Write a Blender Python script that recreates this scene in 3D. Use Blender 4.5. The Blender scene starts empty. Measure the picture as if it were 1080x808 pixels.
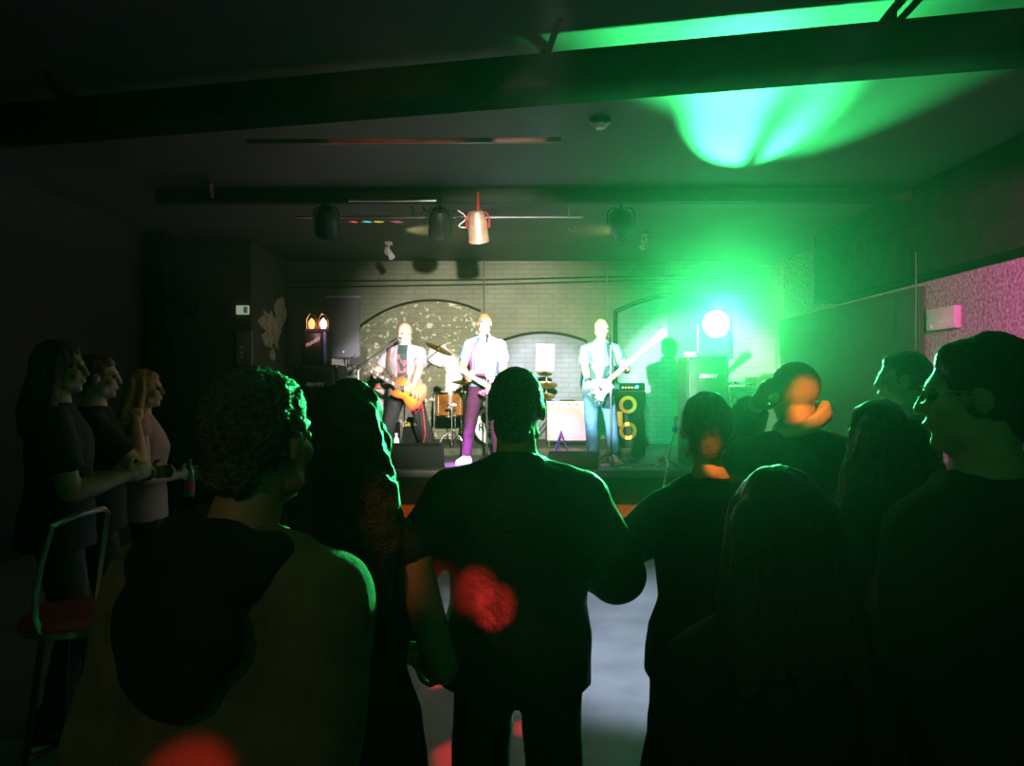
import bpy, bmesh, math, random
from mathutils import Vector, Matrix, Euler, noise
random.seed(7)
C = bpy.context.scene.collection
PI = math.pi
CAMZ, F, CX, HY = 1.65, 800.0, 540.0, 408.0
def P(px, py, d):
    return Vector(((px-CX)/F*d, d, CAMZ-(py-HY)/F*d))
def R(a): return math.radians(a)

# ------------------------------------------------------------------ materials
def mat(name, col, rough=.6, metal=0.0, var=.25, scale=6.0, bump=0.0, bscale=40.0, emis=None, estr=0.0, spec=.5, sheen=0.0):
    m = bpy.data.materials.new(name); m.use_nodes = True
    nt = m.node_tree; b = nt.nodes['Principled BSDF']
    b.inputs['Roughness'].default_value = rough; b.inputs['Metallic'].default_value = metal
    b.inputs['Specular IOR Level'].default_value = spec
    tc = nt.nodes.new('ShaderNodeTexCoord')
    nz = nt.nodes.new('ShaderNodeTexNoise'); nz.inputs['Scale'].default_value = scale; nz.inputs['Detail'].default_value = 4
    nt.links.new(tc.outputs['Object'], nz.inputs['Vector'])
    rp = nt.nodes.new('ShaderNodeValToRGB')
    rp.color_ramp.elements[0].position = .3; rp.color_ramp.elements[1].position = .7
    rp.color_ramp.elements[0].color = tuple(c*(1-var) for c in col)+(1,)
    rp.color_ramp.elements[1].color = tuple(min(1, c*(1+var)) for c in col)+(1,)
    nt.links.new(nz.outputs['Fac'], rp.inputs['Fac']); nt.links.new(rp.outputs['Color'], b.inputs['Base Color'])
    if bump:
        n2 = nt.nodes.new('ShaderNodeTexNoise'); n2.inputs['Scale'].default_value = bscale; n2.inputs['Detail'].default_value = 5
        nt.links.new(tc.outputs['Object'], n2.inputs['Vector'])
        bp = nt.nodes.new('ShaderNodeBump'); bp.inputs['Strength'].default_value = bump; bp.inputs['Distance'].default_value = .02
        nt.links.new(n2.outputs['Fac'], bp.inputs['Height']); nt.links.new(bp.outputs['Normal'], b.inputs['Normal'])
    if emis:
        b.inputs['Emission Color'].default_value = emis+(1,); b.inputs['Emission Strength'].default_value = estr
    if sheen: b.inputs['Sheen Weight'].default_value = sheen
    return m

def N(m, t, **kw):
    n = m.node_tree.nodes.new(t)
    for k, v in kw.items():
        if k in n.inputs: n.inputs[k].default_value = v
        else: setattr(n, k, v)
    return n
def LK(m, a, b): m.node_tree.links.new(a, b)

# ------------------------------------------------------------------ mesh builder
class MB:
    def __init__(s): s.bm = bmesh.new()
    def loft(s, rings, seg=18, caps=True):
        """rings: (centre, rx, ry, X, Y)"""
        rows = []
        for c, rx, ry, X, Y in rings:
            rows.append([s.bm.verts.new(c + X*(rx*math.cos(2*PI*i/seg)) + Y*(ry*math.sin(2*PI*i/seg))) for i in range(seg)])
        for a, b in zip(rows, rows[1:]):
            for i in range(seg):
                s.bm.faces.new((a[i], a[(i+1) % seg], b[(i+1) % seg], b[i]))
        if caps:
            s.bm.faces.new(rows[0][::-1]); s.bm.faces.new(rows[-1])
        return s
    @staticmethod
    def frame(d):
        d = d.normalized()
        up = Vector((0, 0, 1)) if abs(d.z) < .9 else Vector((0, 1, 0))
        X = d.cross(up).normalized(); return X, X.cross(d).normalized()*-1
    def cap(s, a, b, ra, rb, seg=14, flat_a=False, flat_b=False, fy=1.0):
        a, b = Vector(a), Vector(b); d = (b-a).normalized(); X, Y = s.frame(d)
        if X.cross(Y).dot(d) < 0: Y = -Y
        rg = []
        if not flat_a:
            for k in range(4):
                t = PI/2*(1-k/4.0) ; 
                rg.append((a-d*ra*math.sin(t)*.98, max(ra*math.cos(t), ra*.02), max(ra*math.cos(t), ra*.02)*fy, X, Y))
        rg.append((a, ra, ra*fy, X, Y)); rg.append((a.lerp(b, .5), (ra+rb)/2, (ra+rb)/2*fy, X, Y)); rg.append((b, rb, rb*fy, X, Y))
        if not flat_b:
            for k in range(1, 5):
                t = PI/2*k/4.0
                rg.append((b+d*rb*math.sin(t)*.98, max(rb*math.cos(t), rb*.02), max(rb*math.cos(t), rb*.02)*fy, X, Y))
        return s.loft(rg, seg)
    def limb(s, pts, rad, seg=14, flat_a=False, flat_b=False):
        """smooth tapered limb through pts with radii"""
        for i in range(len(pts)-1):
            s.cap(pts[i], pts[i+1], rad[i], rad[i+1], seg, flat_a and i == 0, flat_b and i == len(pts)-2)
        return s
    def ell(s, c, r, M=None, u=20, v=14):
        c = Vector(c); rows = []
        if not hasattr(r, '__len__'): r = (r, r, r)
        top = None
        def tr(p):
            p = Vector((p[0]*r[0], p[1]*r[1], p[2]*r[2]))
            return (M @ p if M else p) + c
        t = s.bm.verts.new(tr((0, 0, 1))); b = s.bm.verts.new(tr((0, 0, -1)))
        for j in range(1, v):
            th = PI*j/v
            rows.append([s.bm.verts.new(tr((math.sin(th)*math.cos(2*PI*i/u), math.sin(th)*math.sin(2*PI*i/u), math.cos(th)))) for i in range(u)])
        for i in range(u):
            s.bm.faces.new((t, rows[0][i], rows[0][(i+1) % u])); s.bm.faces.new((b, rows[-1][(i+1) % u], rows[-1][i]))
        for a, q in zip(rows, rows[1:]):
            for i in range(u): s.bm.faces.new((a[i], q[i], q[(i+1) % u], a[(i+1) % u]))
        return s
    def box(s, c, size, M=None, bev=0.0, seg=2):
        t = bmesh.new(); bmesh.ops.create_cube(t, size=1)
        bmesh.ops.scale(t, vec=Vector(size), verts=t.verts)
        if bev: bmesh.ops.bevel(t, geom=t.edges[:]+t.verts[:], offset=bev, segments=seg, affect='EDGES', profile=.5)
        if M: bmesh.ops.transform(t, matrix=M.to_4x4(), verts=t.verts)
        bmesh.ops.translate(t, vec=Vector(c), verts=t.verts)
        return s.add(t)
    def add(s, t, M=None):
        me = bpy.data.meshes.new('tmp')
        if M: bmesh.ops.transform(t, matrix=M, verts=t.verts)
        t.to_mesh(me); t.free(); s.bm.from_mesh(me); bpy.data.meshes.remove(me); return s
    def tube(s, pts, r, seg=8, closed=False):
        pts = [Vector(p) for p in pts]; n = len(pts); rows = []; Xp = None
        for i, p in enumerate(pts):
            if closed: d = pts[(i+1) % n]-pts[i-1]
            else: d = pts[min(i+1, n-1)]-pts[max(i-1, 0)]
            d.normalize()
            if Xp is None: X, _ = s.frame(d)
            else:
                X = Xp - d*Xp.dot(d)
                X = X.normalized() if X.length > 1e-4 else s.frame(d)[0]
            Y = d.cross(X); Xp = X
            rr = r[i] if hasattr(r, '__len__') else r
            rows.append([s.bm.verts.new(p + X*rr*math.cos(2*PI*k/seg) + Y*rr*math.sin(2*PI*k/seg)) for k in range(seg)])
        prs = list(zip(rows, rows[1:])) + ([(rows[-1], rows[0])] if closed else [])
        for a, b in prs:
            for k in range(seg): s.bm.faces.new((a[k], a[(k+1) % seg], b[(k+1) % seg], b[k]))
        if not closed: s.bm.faces.new(rows[0][::-1]); s.bm.faces.new(rows[-1])
        return s
    def cyl(s, a, b, r, r2=None, seg=20):
        a, b = Vector(a), Vector(b); d = (b-a).normalized(); X, Y = s.frame(d)
        if X.cross(Y).dot(d) < 0: Y = -Y
        return s.loft([(a, r, r, X, Y), (b, r if r2 is None else r2, r if r2 is None else r2, X, Y)], seg)
    def lathe(s, prof, M=None, seg=28, caps=False):
        """profile (r, z) round local z"""
        t = bmesh.new(); rows = []
        for r, z in prof:
            rows.append([t.verts.new((max(r, 1e-4)*math.cos(2*PI*i/seg), max(r, 1e-4)*math.sin(2*PI*i/seg), z)) for i in range(seg)])
        for a, b in zip(rows, rows[1:]):
            for i in range(seg): t.faces.new((a[i], a[(i+1) % seg], b[(i+1) % seg], b[i]))
        if caps: t.faces.new(rows[0][::-1]); t.faces.new(rows[-1])
        return s.add(t, M)
    def prism(s, pts, z0, z1, M=None, bev=0.0):
        t = bmesh.new()
        a = [t.verts.new((x, y, z0)) for x, y in pts]; b = [t.verts.new((x, y, z1)) for x, y in pts]; n = len(pts)
        t.faces.new(a[::-1]); top = t.faces.new(b)
        for i in range(n): t.faces.new((a[i], a[(i+1) % n], b[(i+1) % n], b[i]))
        bmesh.ops.recalc_face_normals(t, faces=t.faces[:])
        if bev:
            ed = [e for e in t.edges if abs(e.verts[0].co.z-e.verts[1].co.z) < 1e-6]
            bmesh.ops.bevel(t, geom=ed, offset=bev, segments=2, affect='EDGES', profile=.5)
        return s.add(t, M)
    def mesh(s, name):
        bmesh.ops.recalc_face_normals(s.bm, faces=s.bm.faces[:])
        me = bpy.data.meshes.new(name); s.bm.to_mesh(me); s.bm.free(); return me
    def obj(s, name, m, parent=None, local=False, smooth=35):
        return link(name, s.mesh(name), m, parent, local, smooth)

ROOTM = {}
def rootm(o):
    while o.parent is not None: o = o.parent
    return ROOTM.get(o.name, Matrix.Identity(4))
def link(name, me, m, parent=None, local=False, smooth=35):
    if parent is not None and not local: me.transform(rootm(parent).inverted())
    if m is not None: me.materials.append(m)
    if smooth:
        me.polygons.foreach_set('use_smooth', [True]*len(me.polygons))
        if smooth < 180:
            bm = bmesh.new(); bm.from_mesh(me); lim = R(smooth)
            for e in bm.edges:
                if len(e.link_faces) == 2 and e.calc_face_angle(0) > lim: e.smooth = False
            bm.to_mesh(me); bm.free()
    o = bpy.data.objects.new(name, me); C.objects.link(o)
    if parent is not None: o.parent = parent
    return o
def tag(o, label=None, cat=None, group=None, kind=None):
    for k, v in (('label', label), ('category', cat), ('group', group), ('kind', kind)):
        if v: o[k] = v
    return o
def thing(name, label, cat, loc=(0, 0, 0), rotz=0.0, group=None):
    o = bpy.data.objects.new(name, None); C.objects.link(o)
    o.location = loc; o.rotation_euler = (0, 0, rotz); o.empty_display_size = .1
    ROOTM[o.name] = Matrix.Translation(Vector(loc)) @ Matrix.Rotation(rotz, 4, 'Z')
    return tag(o, label, cat, group)
def struct(name, mb, m, parent=None, smooth=35):
    o = mb.obj(name, m, parent, smooth=smooth)
    if parent is None: o['kind'] = 'structure'
    return o
def dup(root, loc, rotz=None, label=None):
    r = root.copy(); C.objects.link(r); r.location = loc
    if rotz is not None: r.rotation_euler = (0, 0, rotz)
    if label: r['label'] = label
    for ch in list(root.children):
        c = ch.copy(); C.objects.link(c); c.parent = r
        for g in list(ch.children):
            k = g.copy(); C.objects.link(k); k.parent = c
    return r
def text(name, body, size, M, m, parent, depth=.002, shear=0.0, extra=0.0):
    cu = bpy.data.curves.new('txt', 'FONT'); cu.body = body; cu.size = size; cu.extrude = depth; cu.shear = shear
    cu.align_x = 'CENTER'; cu.align_y = 'CENTER'; cu.offset = extra
    t = bpy.data.objects.new('txt', cu); C.objects.link(t)
    dg = bpy.context.evaluated_depsgraph_get()
    me = bpy.data.meshes.new_from_object(t.evaluated_get(dg)); bpy.data.objects.remove(t); bpy.data.curves.remove(cu)
    me.transform(M); me.name = name
    return link(name, me, m, parent, smooth=0)
# matrix that stands local XY plane up to face the camera (-Y)
def face(loc, rz=0.0, rx=0.0):
    return Matrix.Translation(Vector(loc)) @ Matrix.Rotation(rz, 4, 'Z') @ Matrix.Rotation(R(90)+rx, 4, 'X')

def remesh(mb, voxel, it=3, fac=.5):
    me = mb.mesh('raw'); o = bpy.data.objects.new('raw', me); C.objects.link(o)
    r = o.modifiers.new('r', 'REMESH'); r.mode = 'VOXEL'; r.voxel_size = voxel; r.use_smooth_shade = True
    if it:
        sm = o.modifiers.new('s', 'SMOOTH'); sm.factor = fac; sm.iterations = it
    dg = bpy.context.evaluated_depsgraph_get()
    out = bpy.data.meshes.new_from_object(o.evaluated_get(dg))
    bpy.data.objects.remove(o); bpy.data.meshes.remove(me)
    return out
def crumple(me, amp, sc, zs=.5, seed=0.0, fine=0.0):
    off = Vector((seed*3.1, seed*1.7, seed))
    nr = [v.normal.copy() for v in me.vertices]
    for v, n in zip(me.vertices, nr):
        q = Vector((v.co.x*sc, v.co.y*sc, v.co.z*sc*zs))+off
        h = noise.noise(q) + .5*noise.noise(q*2.3)
        if fine: h += fine*noise.noise(v.co*90+off)
        v.co += n*(h*amp)
    return me
# ------------------------------------------------------------------ people
TORSO = [(.86, .12, .10, -.005), (.93, .165, .118, -.01), (1.00, .162, .115, -.005), (1.08, .145, .102, .0), (1.18, .152, .106, .0),
         (1.28, .168, .116, .0), (1.36, .166, .113, -.005), (1.42, .126, .092, -.014), (1.465, .084, .070, -.018), (1.51, .060, .060, -.012)]
TORSO_F = [(.86, .125, .105, -.01), (.93, .175, .122, -.015), (1.00, .165, .115, -.01), (1.08, .130, .095, .0), (1.18, .138, .104, .006),
           (1.28, .152, .122, .014), (1.36, .145, .106, .0), (1.42, .110, .084, -.012), (1.465, .072, .062, -.018), (1.51, .050, .052, -.012)]
def tor(z, prof):
    if z <= prof[0][0]: return prof[0][1:]
    for a, b in zip(prof, prof[1:]):
        if z <= b[0]:
            t = (z-a[0])/(b[0]-a[0]); return tuple(a[i]+(b[i]-a[i])*t for i in (1, 2, 3))
    return prof[-1][1:]
def ik(S, W, l1, l2, hint):
    S, W, hint = Vector(S), Vector(W), Vector(hint)
    u = W-S; d = min(u.length, (l1+l2)*.995); u.normalize(); W = S+u*d
    a = (l1*l1-l2*l2+d*d)/(2*d); h = math.sqrt(max(l1*l1-a*a, 0))
    p = hint-S; p = p-u*p.dot(u)
    p = p.normalized() if p.length > 1e-4 else Vector((0, -1, 0))
    return S+u*a+p*h, W
XA, YA = Vector((1, 0, 0)), Vector((0, 1, 0))

def hand(mb, W, d, n, sgn, s, curl=.35, thumb=.5):
    d = d.normalized(); n = (n-d*n.dot(d)); n = n.normalized() if n.length > 1e-4 else Vector((0, 1, 0))
    t = d.cross(n)*sgn
    mb.cap(W-d*.01*s, W+d*.03*s, .024*s, .027*s)
    M = Matrix((t, d, n)).transposed()
    mb.ell(W+d*.055*s, (.040*s, .052*s, .016*s), M, 16, 10)
    mb.ell(W+d*.045*s+t*.022*s+n*.006*s, (.018*s, .032*s, .016*s), M, 12, 8)
    for k, (o, L) in enumerate(((.029, .078), (.010, .088), (-.010, .082), (-.028, .064))):
        b = W+d*(.094-.006*abs(k-1.2))*s+t*o*s; a = 0.0; p = b
        for j, fr in enumerate((.46, .31, .23)):
            a += curl*(1.0 if j else .8)*1.25
            v = d*math.cos(a)+n*math.sin(a); q = p+v*L*fr*s
            mb.cap(p, q, (.0098-.0008*j)*s, (.0092-.0008*j)*s, 10); p = q
    b = W+d*.028*s+t*.030*s; v = (d*.55+t*.75+n*.25).normalized()
    q = b+v*.042*s; mb.cap(b, q, .0135*s, .0115*s, 10)
    v2 = (d*.9+t*(.45-.6*thumb)+n*(.2+thumb*.7)).normalized(); mb.cap(q, q+v2*.032*s, .0112*s, .0095*s, 10)

def person(name_label, loc, rot, H, skin, pose=None, top=None, bottom=None, hair=None, sex='m', group=None, shoes=None,
           yaw=0, pitch=0, roll=0, lean=(0, 0), bulk=1.0, voxel=.0075, feat=(), seed=1.0, cat='person'):
    pose = pose or {}
    root = thing('person', name_label, cat, loc, rot, group)
    s = H/1.75; prof = TORSO if sex == 'm' else TORSO_F
    sw = (.178 if sex == 'm' else .155)*s*(.5+.5*bulk)
    def cen(z):
        t = max(0.0, (z-.95)/.5); return Vector((lean[0]*t, lean[1]*t, z*s))
    def ring(z, inf=0.0, k=1.0):
        rx, ry, yo = tor(z, prof); c = cen(z)
        return (c+Vector((0, yo*s, 0)), rx*s*bulk*k+inf, ry*s*bulk*k+inf, XA, YA)
    J = {}
    for sd, sg in (('r', 1), ('l', -1)):
        S = cen(1.372)+Vector((sg*sw, -.012*s, 0))
        W = Vector(pose.get(sd+'W', cen(.86)+Vector((sg*.235*s*bulk, .05*s, 0))))
        E, W = ik(S, W, .285*s, .255*s, pose.get(sd+'E', S+Vector((sg*.12, -.25, -.3))))
        hp = Vector((sg*.088*s, -.005*s, .90*s))
        A = Vector(pose.get(sd+'A', (sg*.115*s, -.02*s, .085*s)))
        K, A2 = ik(hp, A, .425*s, .405*s, pose.get(sd+'K', hp+Vector((sg*.12, .6, -.4))))
        J[sd] = (S, E, W, hp, K, A)
    # body: one continuous surface
    mb = MB()
    mb.loft([ring(z) for z in (.86, .90, .93, 1.0, 1.08, 1.18, 1.28, 1.36, 1.42, 1.465, 1.51)], 22)
    nb = cen(1.47)+Vector((0, -.018*s, 0)); hc = cen(1.63)+Vector((0, .012*s, 0))+Vector(pose.get('head', (0, 0, 0)))
    HM = Matrix.Rotation(R(yaw), 3, 'Z') @ Matrix.Rotation(R(pitch), 3, 'X') @ Matrix.Rotation(R(roll), 3, 'Y')
    hs = s*.99
    def hp_(p): return hc+HM @ (Vector(p)*hs)
    nk = .054 if sex == 'm' else .044
    mb.cap(nb, hp_((0, -.018, -.06)), nk*1.12*s, nk*s, 16)
    def he(p, r, u=18, v=12): mb.ell(hp_(p), tuple(x*hs for x in r), HM, u, v)
    he((0, -.012, .022), (.074, .094, .090)); he((0, .018, -.045), (.058, .068, .074)); he((0, .058, -.093), (.027, .024, .021))
    he((0, .072, .026), (.050, .018, .013)); he((0, .086, -.058), (.023, .012, .0085))
    for sg in (1, -1):
        he((sg*.036, .056, -.024), (.025, .024, .024)); he((sg*.076, -.006, -.008), (.010, .020, .031), 12, 10)
        he((sg*.044, .02, -.075), (.022, .03, .02))
    mb.cap(hp_((0, .086, .012)), hp_((0, .101, -.026)), .009*hs, .0125*hs, 10)
    ar = (.058, .046, .041, .029) if sex == 'm' else (.048, .038, .035, .025)
    ar = tuple(x*s*(.6+.4*bulk) for x in ar)
    for sd, sg in (('r', 1), ('l', -1)):
        S, E, W, hp, K, A = J[sd]
        mb.cap(cen(1.425)+Vector((sg*.035*s, -.014*s, .0)), S, .052*s, ar[0]*1.0)
        mb.limb([S, S.lerp(E, .45), E], [ar[0], ar[0]*.92, ar[1]])
        mb.limb([E, E.lerp(W, .3), W], [ar[1], ar[1]*1.04, ar[3]])
        n = Vector(pose.get(sd+'N', (-sg, .15, 0)))
        hd = Vector(pose[sd+'D']) if sd+'D' in pose else (W-E)
        hand(mb, W, hd, n, sg, s*(1.0 if sex == 'm' else .92), pose.get(sd+'C', .35))
        th = .083 if sex == 'm' else .085
        mb.limb([hp, hp.lerp(K, .5), K], [th*s*bulk, .070*s*bulk, .053*s])
        mb.limb([K, K.lerp(A, .3), K.lerp(A, .75), A], [.052*s, .056*s, .040*s, .036*s])
        fd = Vector(pose.get(sd+'F', (sg*.2, 1, 0))); fd.z = 0; fd.normalize()
        mb.cap(A+Vector((0, 0, -.04*s))-fd*.04*s, A+Vector((0, 0, -.055*s))+fd*.13*s, .036*s, .026*s)
    me = remesh(mb, voxel, 3)
    body = link('body', me, skin, root, True, 180)
    # eyes
    for sg in (1, -1): MB().ell(hp_((sg*.031, .077, .003)), .0115*hs, None, 12, 8).obj('eye', M['eye'], root, True, 180)
    # top garment
    if top:
        kind, m, hem, slv = top['kind'], top['m'], top.get('hem', .93), top.get('slv', .5)
        inf = top.get('inf', .014); loose = top.get('loose', .0)
        g = MB()
        zs = [hem, hem+.04, 1.0, 1.08, 1.18, 1.28, 1.36, 1.42, 1.455, 1.48] if hem > .86 else [hem, .5*(hem+.86), .86, .93, 1.0, 1.08, 1.18, 1.28, 1.36, 1.42, 1.455, 1.48]
        zs = sorted(set(zs)); rg = []
        for z in zs:
            c, rx, ry, X, Y = ring(max(z, .93) if z < 1.0 else z, inf)
            c = Vector((cen(z).x, c.y, z*s)); lo = loose*max(0, min(1, (1.36-z)/.3))
            if hem < .86 and z < .93: lo += (.93-z)*top.get('flare', .15)
            if z > 1.40: rx, ry = rx-.35*inf, ry-.3*inf
            rg.append((c, rx+lo, ry+lo*.8, X, Y))
        g.loft(rg, 26)
        for sd, sg in (('r', 1), ('l', -1)):
            S, E, W, hp, K, A = J[sd]
            sh = ar[0]+inf*1.0
            g.cap(cen(1.425)+Vector((sg*.035*s, -.014*s, .0)), S, .052*s+inf*.75, sh*.97)
            if slv > 0:
                if slv <= .6:
                    e2 = S.lerp(E, slv*1.35); g.limb([S, e2], [sh, sh*.97+.008], flat_b=True)
                else:
                    g.limb([S, S.lerp(E, .5), E], [sh, sh*.95, ar[1]+inf+.006])
                    t = (slv-.6)/.4; wv = E.lerp(W, t*.97)
                    g.limb([E, E.lerp(wv, .4), wv], [ar[1]+inf+.006, ar[1]*1.05+inf, ar[3]+inf*(1.2+top.get('cuff', 0))], flat_b=True)
        if top.get('hood'):
            q = [nb+Vector((0, -.02*s, .02)), nb+Vector((0, -.115*s, .0)), nb+Vector((0, -.13*s, -.08))]
            g.ell(nb+Vector((0, -.085*s, -.005)), (.125*s, .07*s, .075*s))
            g.ell(nb+Vector((0, -.115*s, -.085)), (.105*s, .045*s, .09*s))
            for sg in (1, -1): g.cap(nb+Vector((sg*.09*s, -.05*s, .0)), nb+Vector((sg*.06*s, .07*s, -.03)), .035*s, .022*s)
        if top.get('collar'):
            for a in range(12):
                t0 = 2*PI*a/12; t1 = 2*PI*(a+1)/12; rr = nk*s*1.32
                p0 = nb+Vector((rr*math.cos(t0), rr*math.sin(t0)+.004, .012+.02*math.sin(t0)*-1)); p1 = nb+Vector((rr*math.cos(t1), rr*math.sin(t1)+.004, .012+.02*math.sin(t1)*-1))
                g.cap(p0, p1, .017*s, .017*s, 8)
        me = remesh(g, top.get('vox', .011), 3); crumple(me, top.get('fold', .007), 9, .45, seed)
        if top.get('open'):
            bm = bmesh.new(); bm.from_mesh(me); wd = top['open']
            dl = [f for f in bm.faces if abs(f.calc_center_median().x-top.get('ox', 0)-cen(f.calc_center_median().z/s).x) < wd*(1+.5*max(0, (1.2-f.calc_center_median().z/s)))
                  and f.calc_center_median().y > cen(f.calc_center_median().z/s).y+.03]
            bmesh.ops.delete(bm, geom=dl, context='FACES'); bm.to_mesh(me); bm.free()
        gar = link(kind, me, m, root, True, 180)
        if top.get('under'):
            u = MB(); zz = (.92, 1.0, 1.08, 1.18, 1.28, 1.36, 1.42, 1.455, 1.475)
            u.loft([ring(z, .008) for z in zz], 24)
            for sg in (1, -1): u.cap(cen(1.40)+Vector((sg*.05*s, -.012*s, .0)), cen(1.40)+Vector((sg*.13*s, -.012*s, .0)), .068*s, .06*s)
            link('t_shirt', remesh(u, .011, 3), top['under'], root, True, 180)
    if bottom:
        kind, m = bottom['kind'], bottom['m']; inf = bottom.get('inf', .012); g = MB()
        g.loft([ring(z, inf) for z in (.86, .90, .93, 1.0, bottom.get('waist', 1.03))], 24)
        for sd in 'rl':
            S, E, W, hp, K, A = J[sd]; w = bottom.get('leg', 1.0)
            g.limb([hp, hp.lerp(K, .5), K], [th_*s*bulk+inf for th_ in (.083, .072)]+[.053*s*w+inf])
            g.limb([K, K.lerp(A, .35), K.lerp(A, .95)], [.053*s*w+inf, .054*s*w+inf, .046*s*w+inf], flat_b=True)
        me = remesh(g, .011, 3); crumple(me, bottom.get('fold', .007), 10, .8, seed+2)
        link(kind, me, m, root, True, 180)
    if shoes:
        for sd, sg in (('r', 1), ('l', -1)):
            S, E, W, hp, K, A = J[sd]; fd = Vector(pose.get(sd+'F', (sg*.2, 1, 0))); fd.z = 0; fd.normalize(); g = MB()
            z0 = A.z-.085*s
            h = A-fd*.05*s; h.z = z0+.042*s; t = A+fd*.16*s; t.z = z0+.034*s; mdl = A+fd*.06*s; mdl.z = z0+.045*s
            g.cap(h, mdl, .044*s, .046*s); g.cap(mdl, t, .046*s, .034*s); g.cap(A+Vector((0, 0, .02)), h, .045*s, .042*s)
            so = g.obj('shoe', shoes, root, True, 180); sm = so.data
            bm = bmesh.new(); bm.from_mesh(sm)
            for v in bm.verts: v.co.z = max(v.co.z, z0+.002)
            bm.to_mesh(sm); bm.free()
            g = MB(); sd_ = fd.cross(Vector((0, 0, 1)))
            rows = [(-.075, .036), (-.03, .046), (.03, .046), (.09, .048), (.15, .042), (.19, .02)]
            out = [A+fd*a*s+sd_*b*s for a, b in rows]+[A+fd*a*s-sd_*b*s for a, b in rows[::-1]]
            g.prism([(p.x, p.y) for p in out], z0, z0+.022*s); g.obj('sole', M['sole'], so, True, 0)
    if hair:
        g = MB(); k = hair.get('k', 1.0)
        if hair['style'] in ('short', 'long', 'bun', 'bob', 'curly', 'cropped'):
            th = hair.get('th', .006)
            g.ell(hp_((0, -.026, .030)), tuple(x*hs*k for x in (.073+th, .088+th, .087+th)), HM, 22, 16)
            if hair['style'] != 'cropped': g.ell(hp_((0, .02, .072)), tuple(x*hs*k for x in (.058, .055, .042)), HM)
            for sg in (1, -1): g.ell(hp_((sg*.066, -.02, .02)), tuple(x*hs for x in (.014, .045, .05)), HM, 12, 8)
            g.ell(hp_((0, -.075, -.045)), tuple(x*hs for x in (.056, .035, .05)), HM)
        if hair['style'] in ('long', 'bob'):
            L = hair.get('len', .34); w = hair.get('w', 1.0)
            for t in range(5):
                x0 = (-.06, -.03, 0, .03, .06)[t]
                p = [hp_((x0*.9, -.065, .03)), hp_((x0*1.35*w, -.082, -.09)), cen(1.63)+Vector((x0*1.9*w*s, -.105*s, -.20*s)), cen(1.63)+Vector((x0*2.0*w*s, (-.125-.01*(t % 2))*s, (-L+.03*(t % 2))*s))]
                g.limb(p, [.050*s, .052*s*w, .048*s*w, .022*s], 12)
            for sg in (1, -1):
                g.limb([hp_((sg*.062, -.005, .045)), hp_((sg*.082, -.01, -.05)), cen(1.63)+Vector((sg*.112*s*w, -.03*s, -.17*s)), cen(1.63)+Vector((sg*.125*s*w, -.05*s, -(L*.8)*s))], [.028*s, .028*s, .033*s, .014*s], 10)
        if hair['style'] == 'bun':
            g.ell(hp_((0, -.105, .075)), tuple(x*hs for x in (.045, .04, .042)), HM)
        me = remesh(g, .007, 2)
        crumple(me, hair.get('amp', .004), hair.get('sc', 38), hair.get('zs', .35), seed+5, hair.get('fine', 0))
        link('hair', me, hair['m'], root, True, 180)
    if 'beard' in feat:
        g = MB()
        g.ell(hp_((0, .050, -.086)), (.038*hs, .040*hs, .032*hs), HM); g.ell(hp_((0, .092, -.045)), (.026*hs, .009*hs, .007*hs), HM)
        link('beard', remesh(g, .006, 2), M['grey_hair'], root, True, 180)
    if 'moustache' in feat:
        g = MB(); g.cap(hp_((-.026, .090, -.050)), hp_((.0, .102, -.040)), .006*hs, .009*hs, 8); g.cap(hp_((.026, .090, -.050)), hp_((.0, .102, -.040)), .006*hs, .009*hs, 8)
        g.obj('moustache', M['dark_hair'], root, True, 180)
    if 'glasses' in feat:
        g = MB()
        for sg in (1, -1):
            g.tube([hp_((sg*.032+.021*math.cos(a*PI/8), .098-.01*abs(math.cos(a*PI/8)), .003+.017*math.sin(a*PI/8))) for a in range(16)], .0016, 6, True)
            g.tube([hp_((sg*.053, .09, .008)), hp_((sg*.074, .06, .010)), hp_((sg*.079, -.01, .006))], .0016, 6)
        g.tube([hp_((-.011, .1, .006)), hp_((0, .103, .010)), hp_((.011, .1, .006))], .0016, 6)
        g.obj('glasses', M['chrome'], root, True)
    if 'belt' in feat:
        g = MB(); g.loft([ring(z, .024) for z in (.985, 1.0, 1.02)], 26); g.obj('belt', M['black'], root, True)
    if 'wristband' in feat:
        S, E, W, hp, K, A = J['r']; d = (W-E).normalized()
        g = MB(); g.cyl(W-d*.05, W-d*.0, ar[3]+.011, ar[3]+.009, 18); g.obj('wristband', M['dark_teal'], root, True)
    root['_h'] = 0; del root['_h']
    return root, J, hp_
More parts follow.
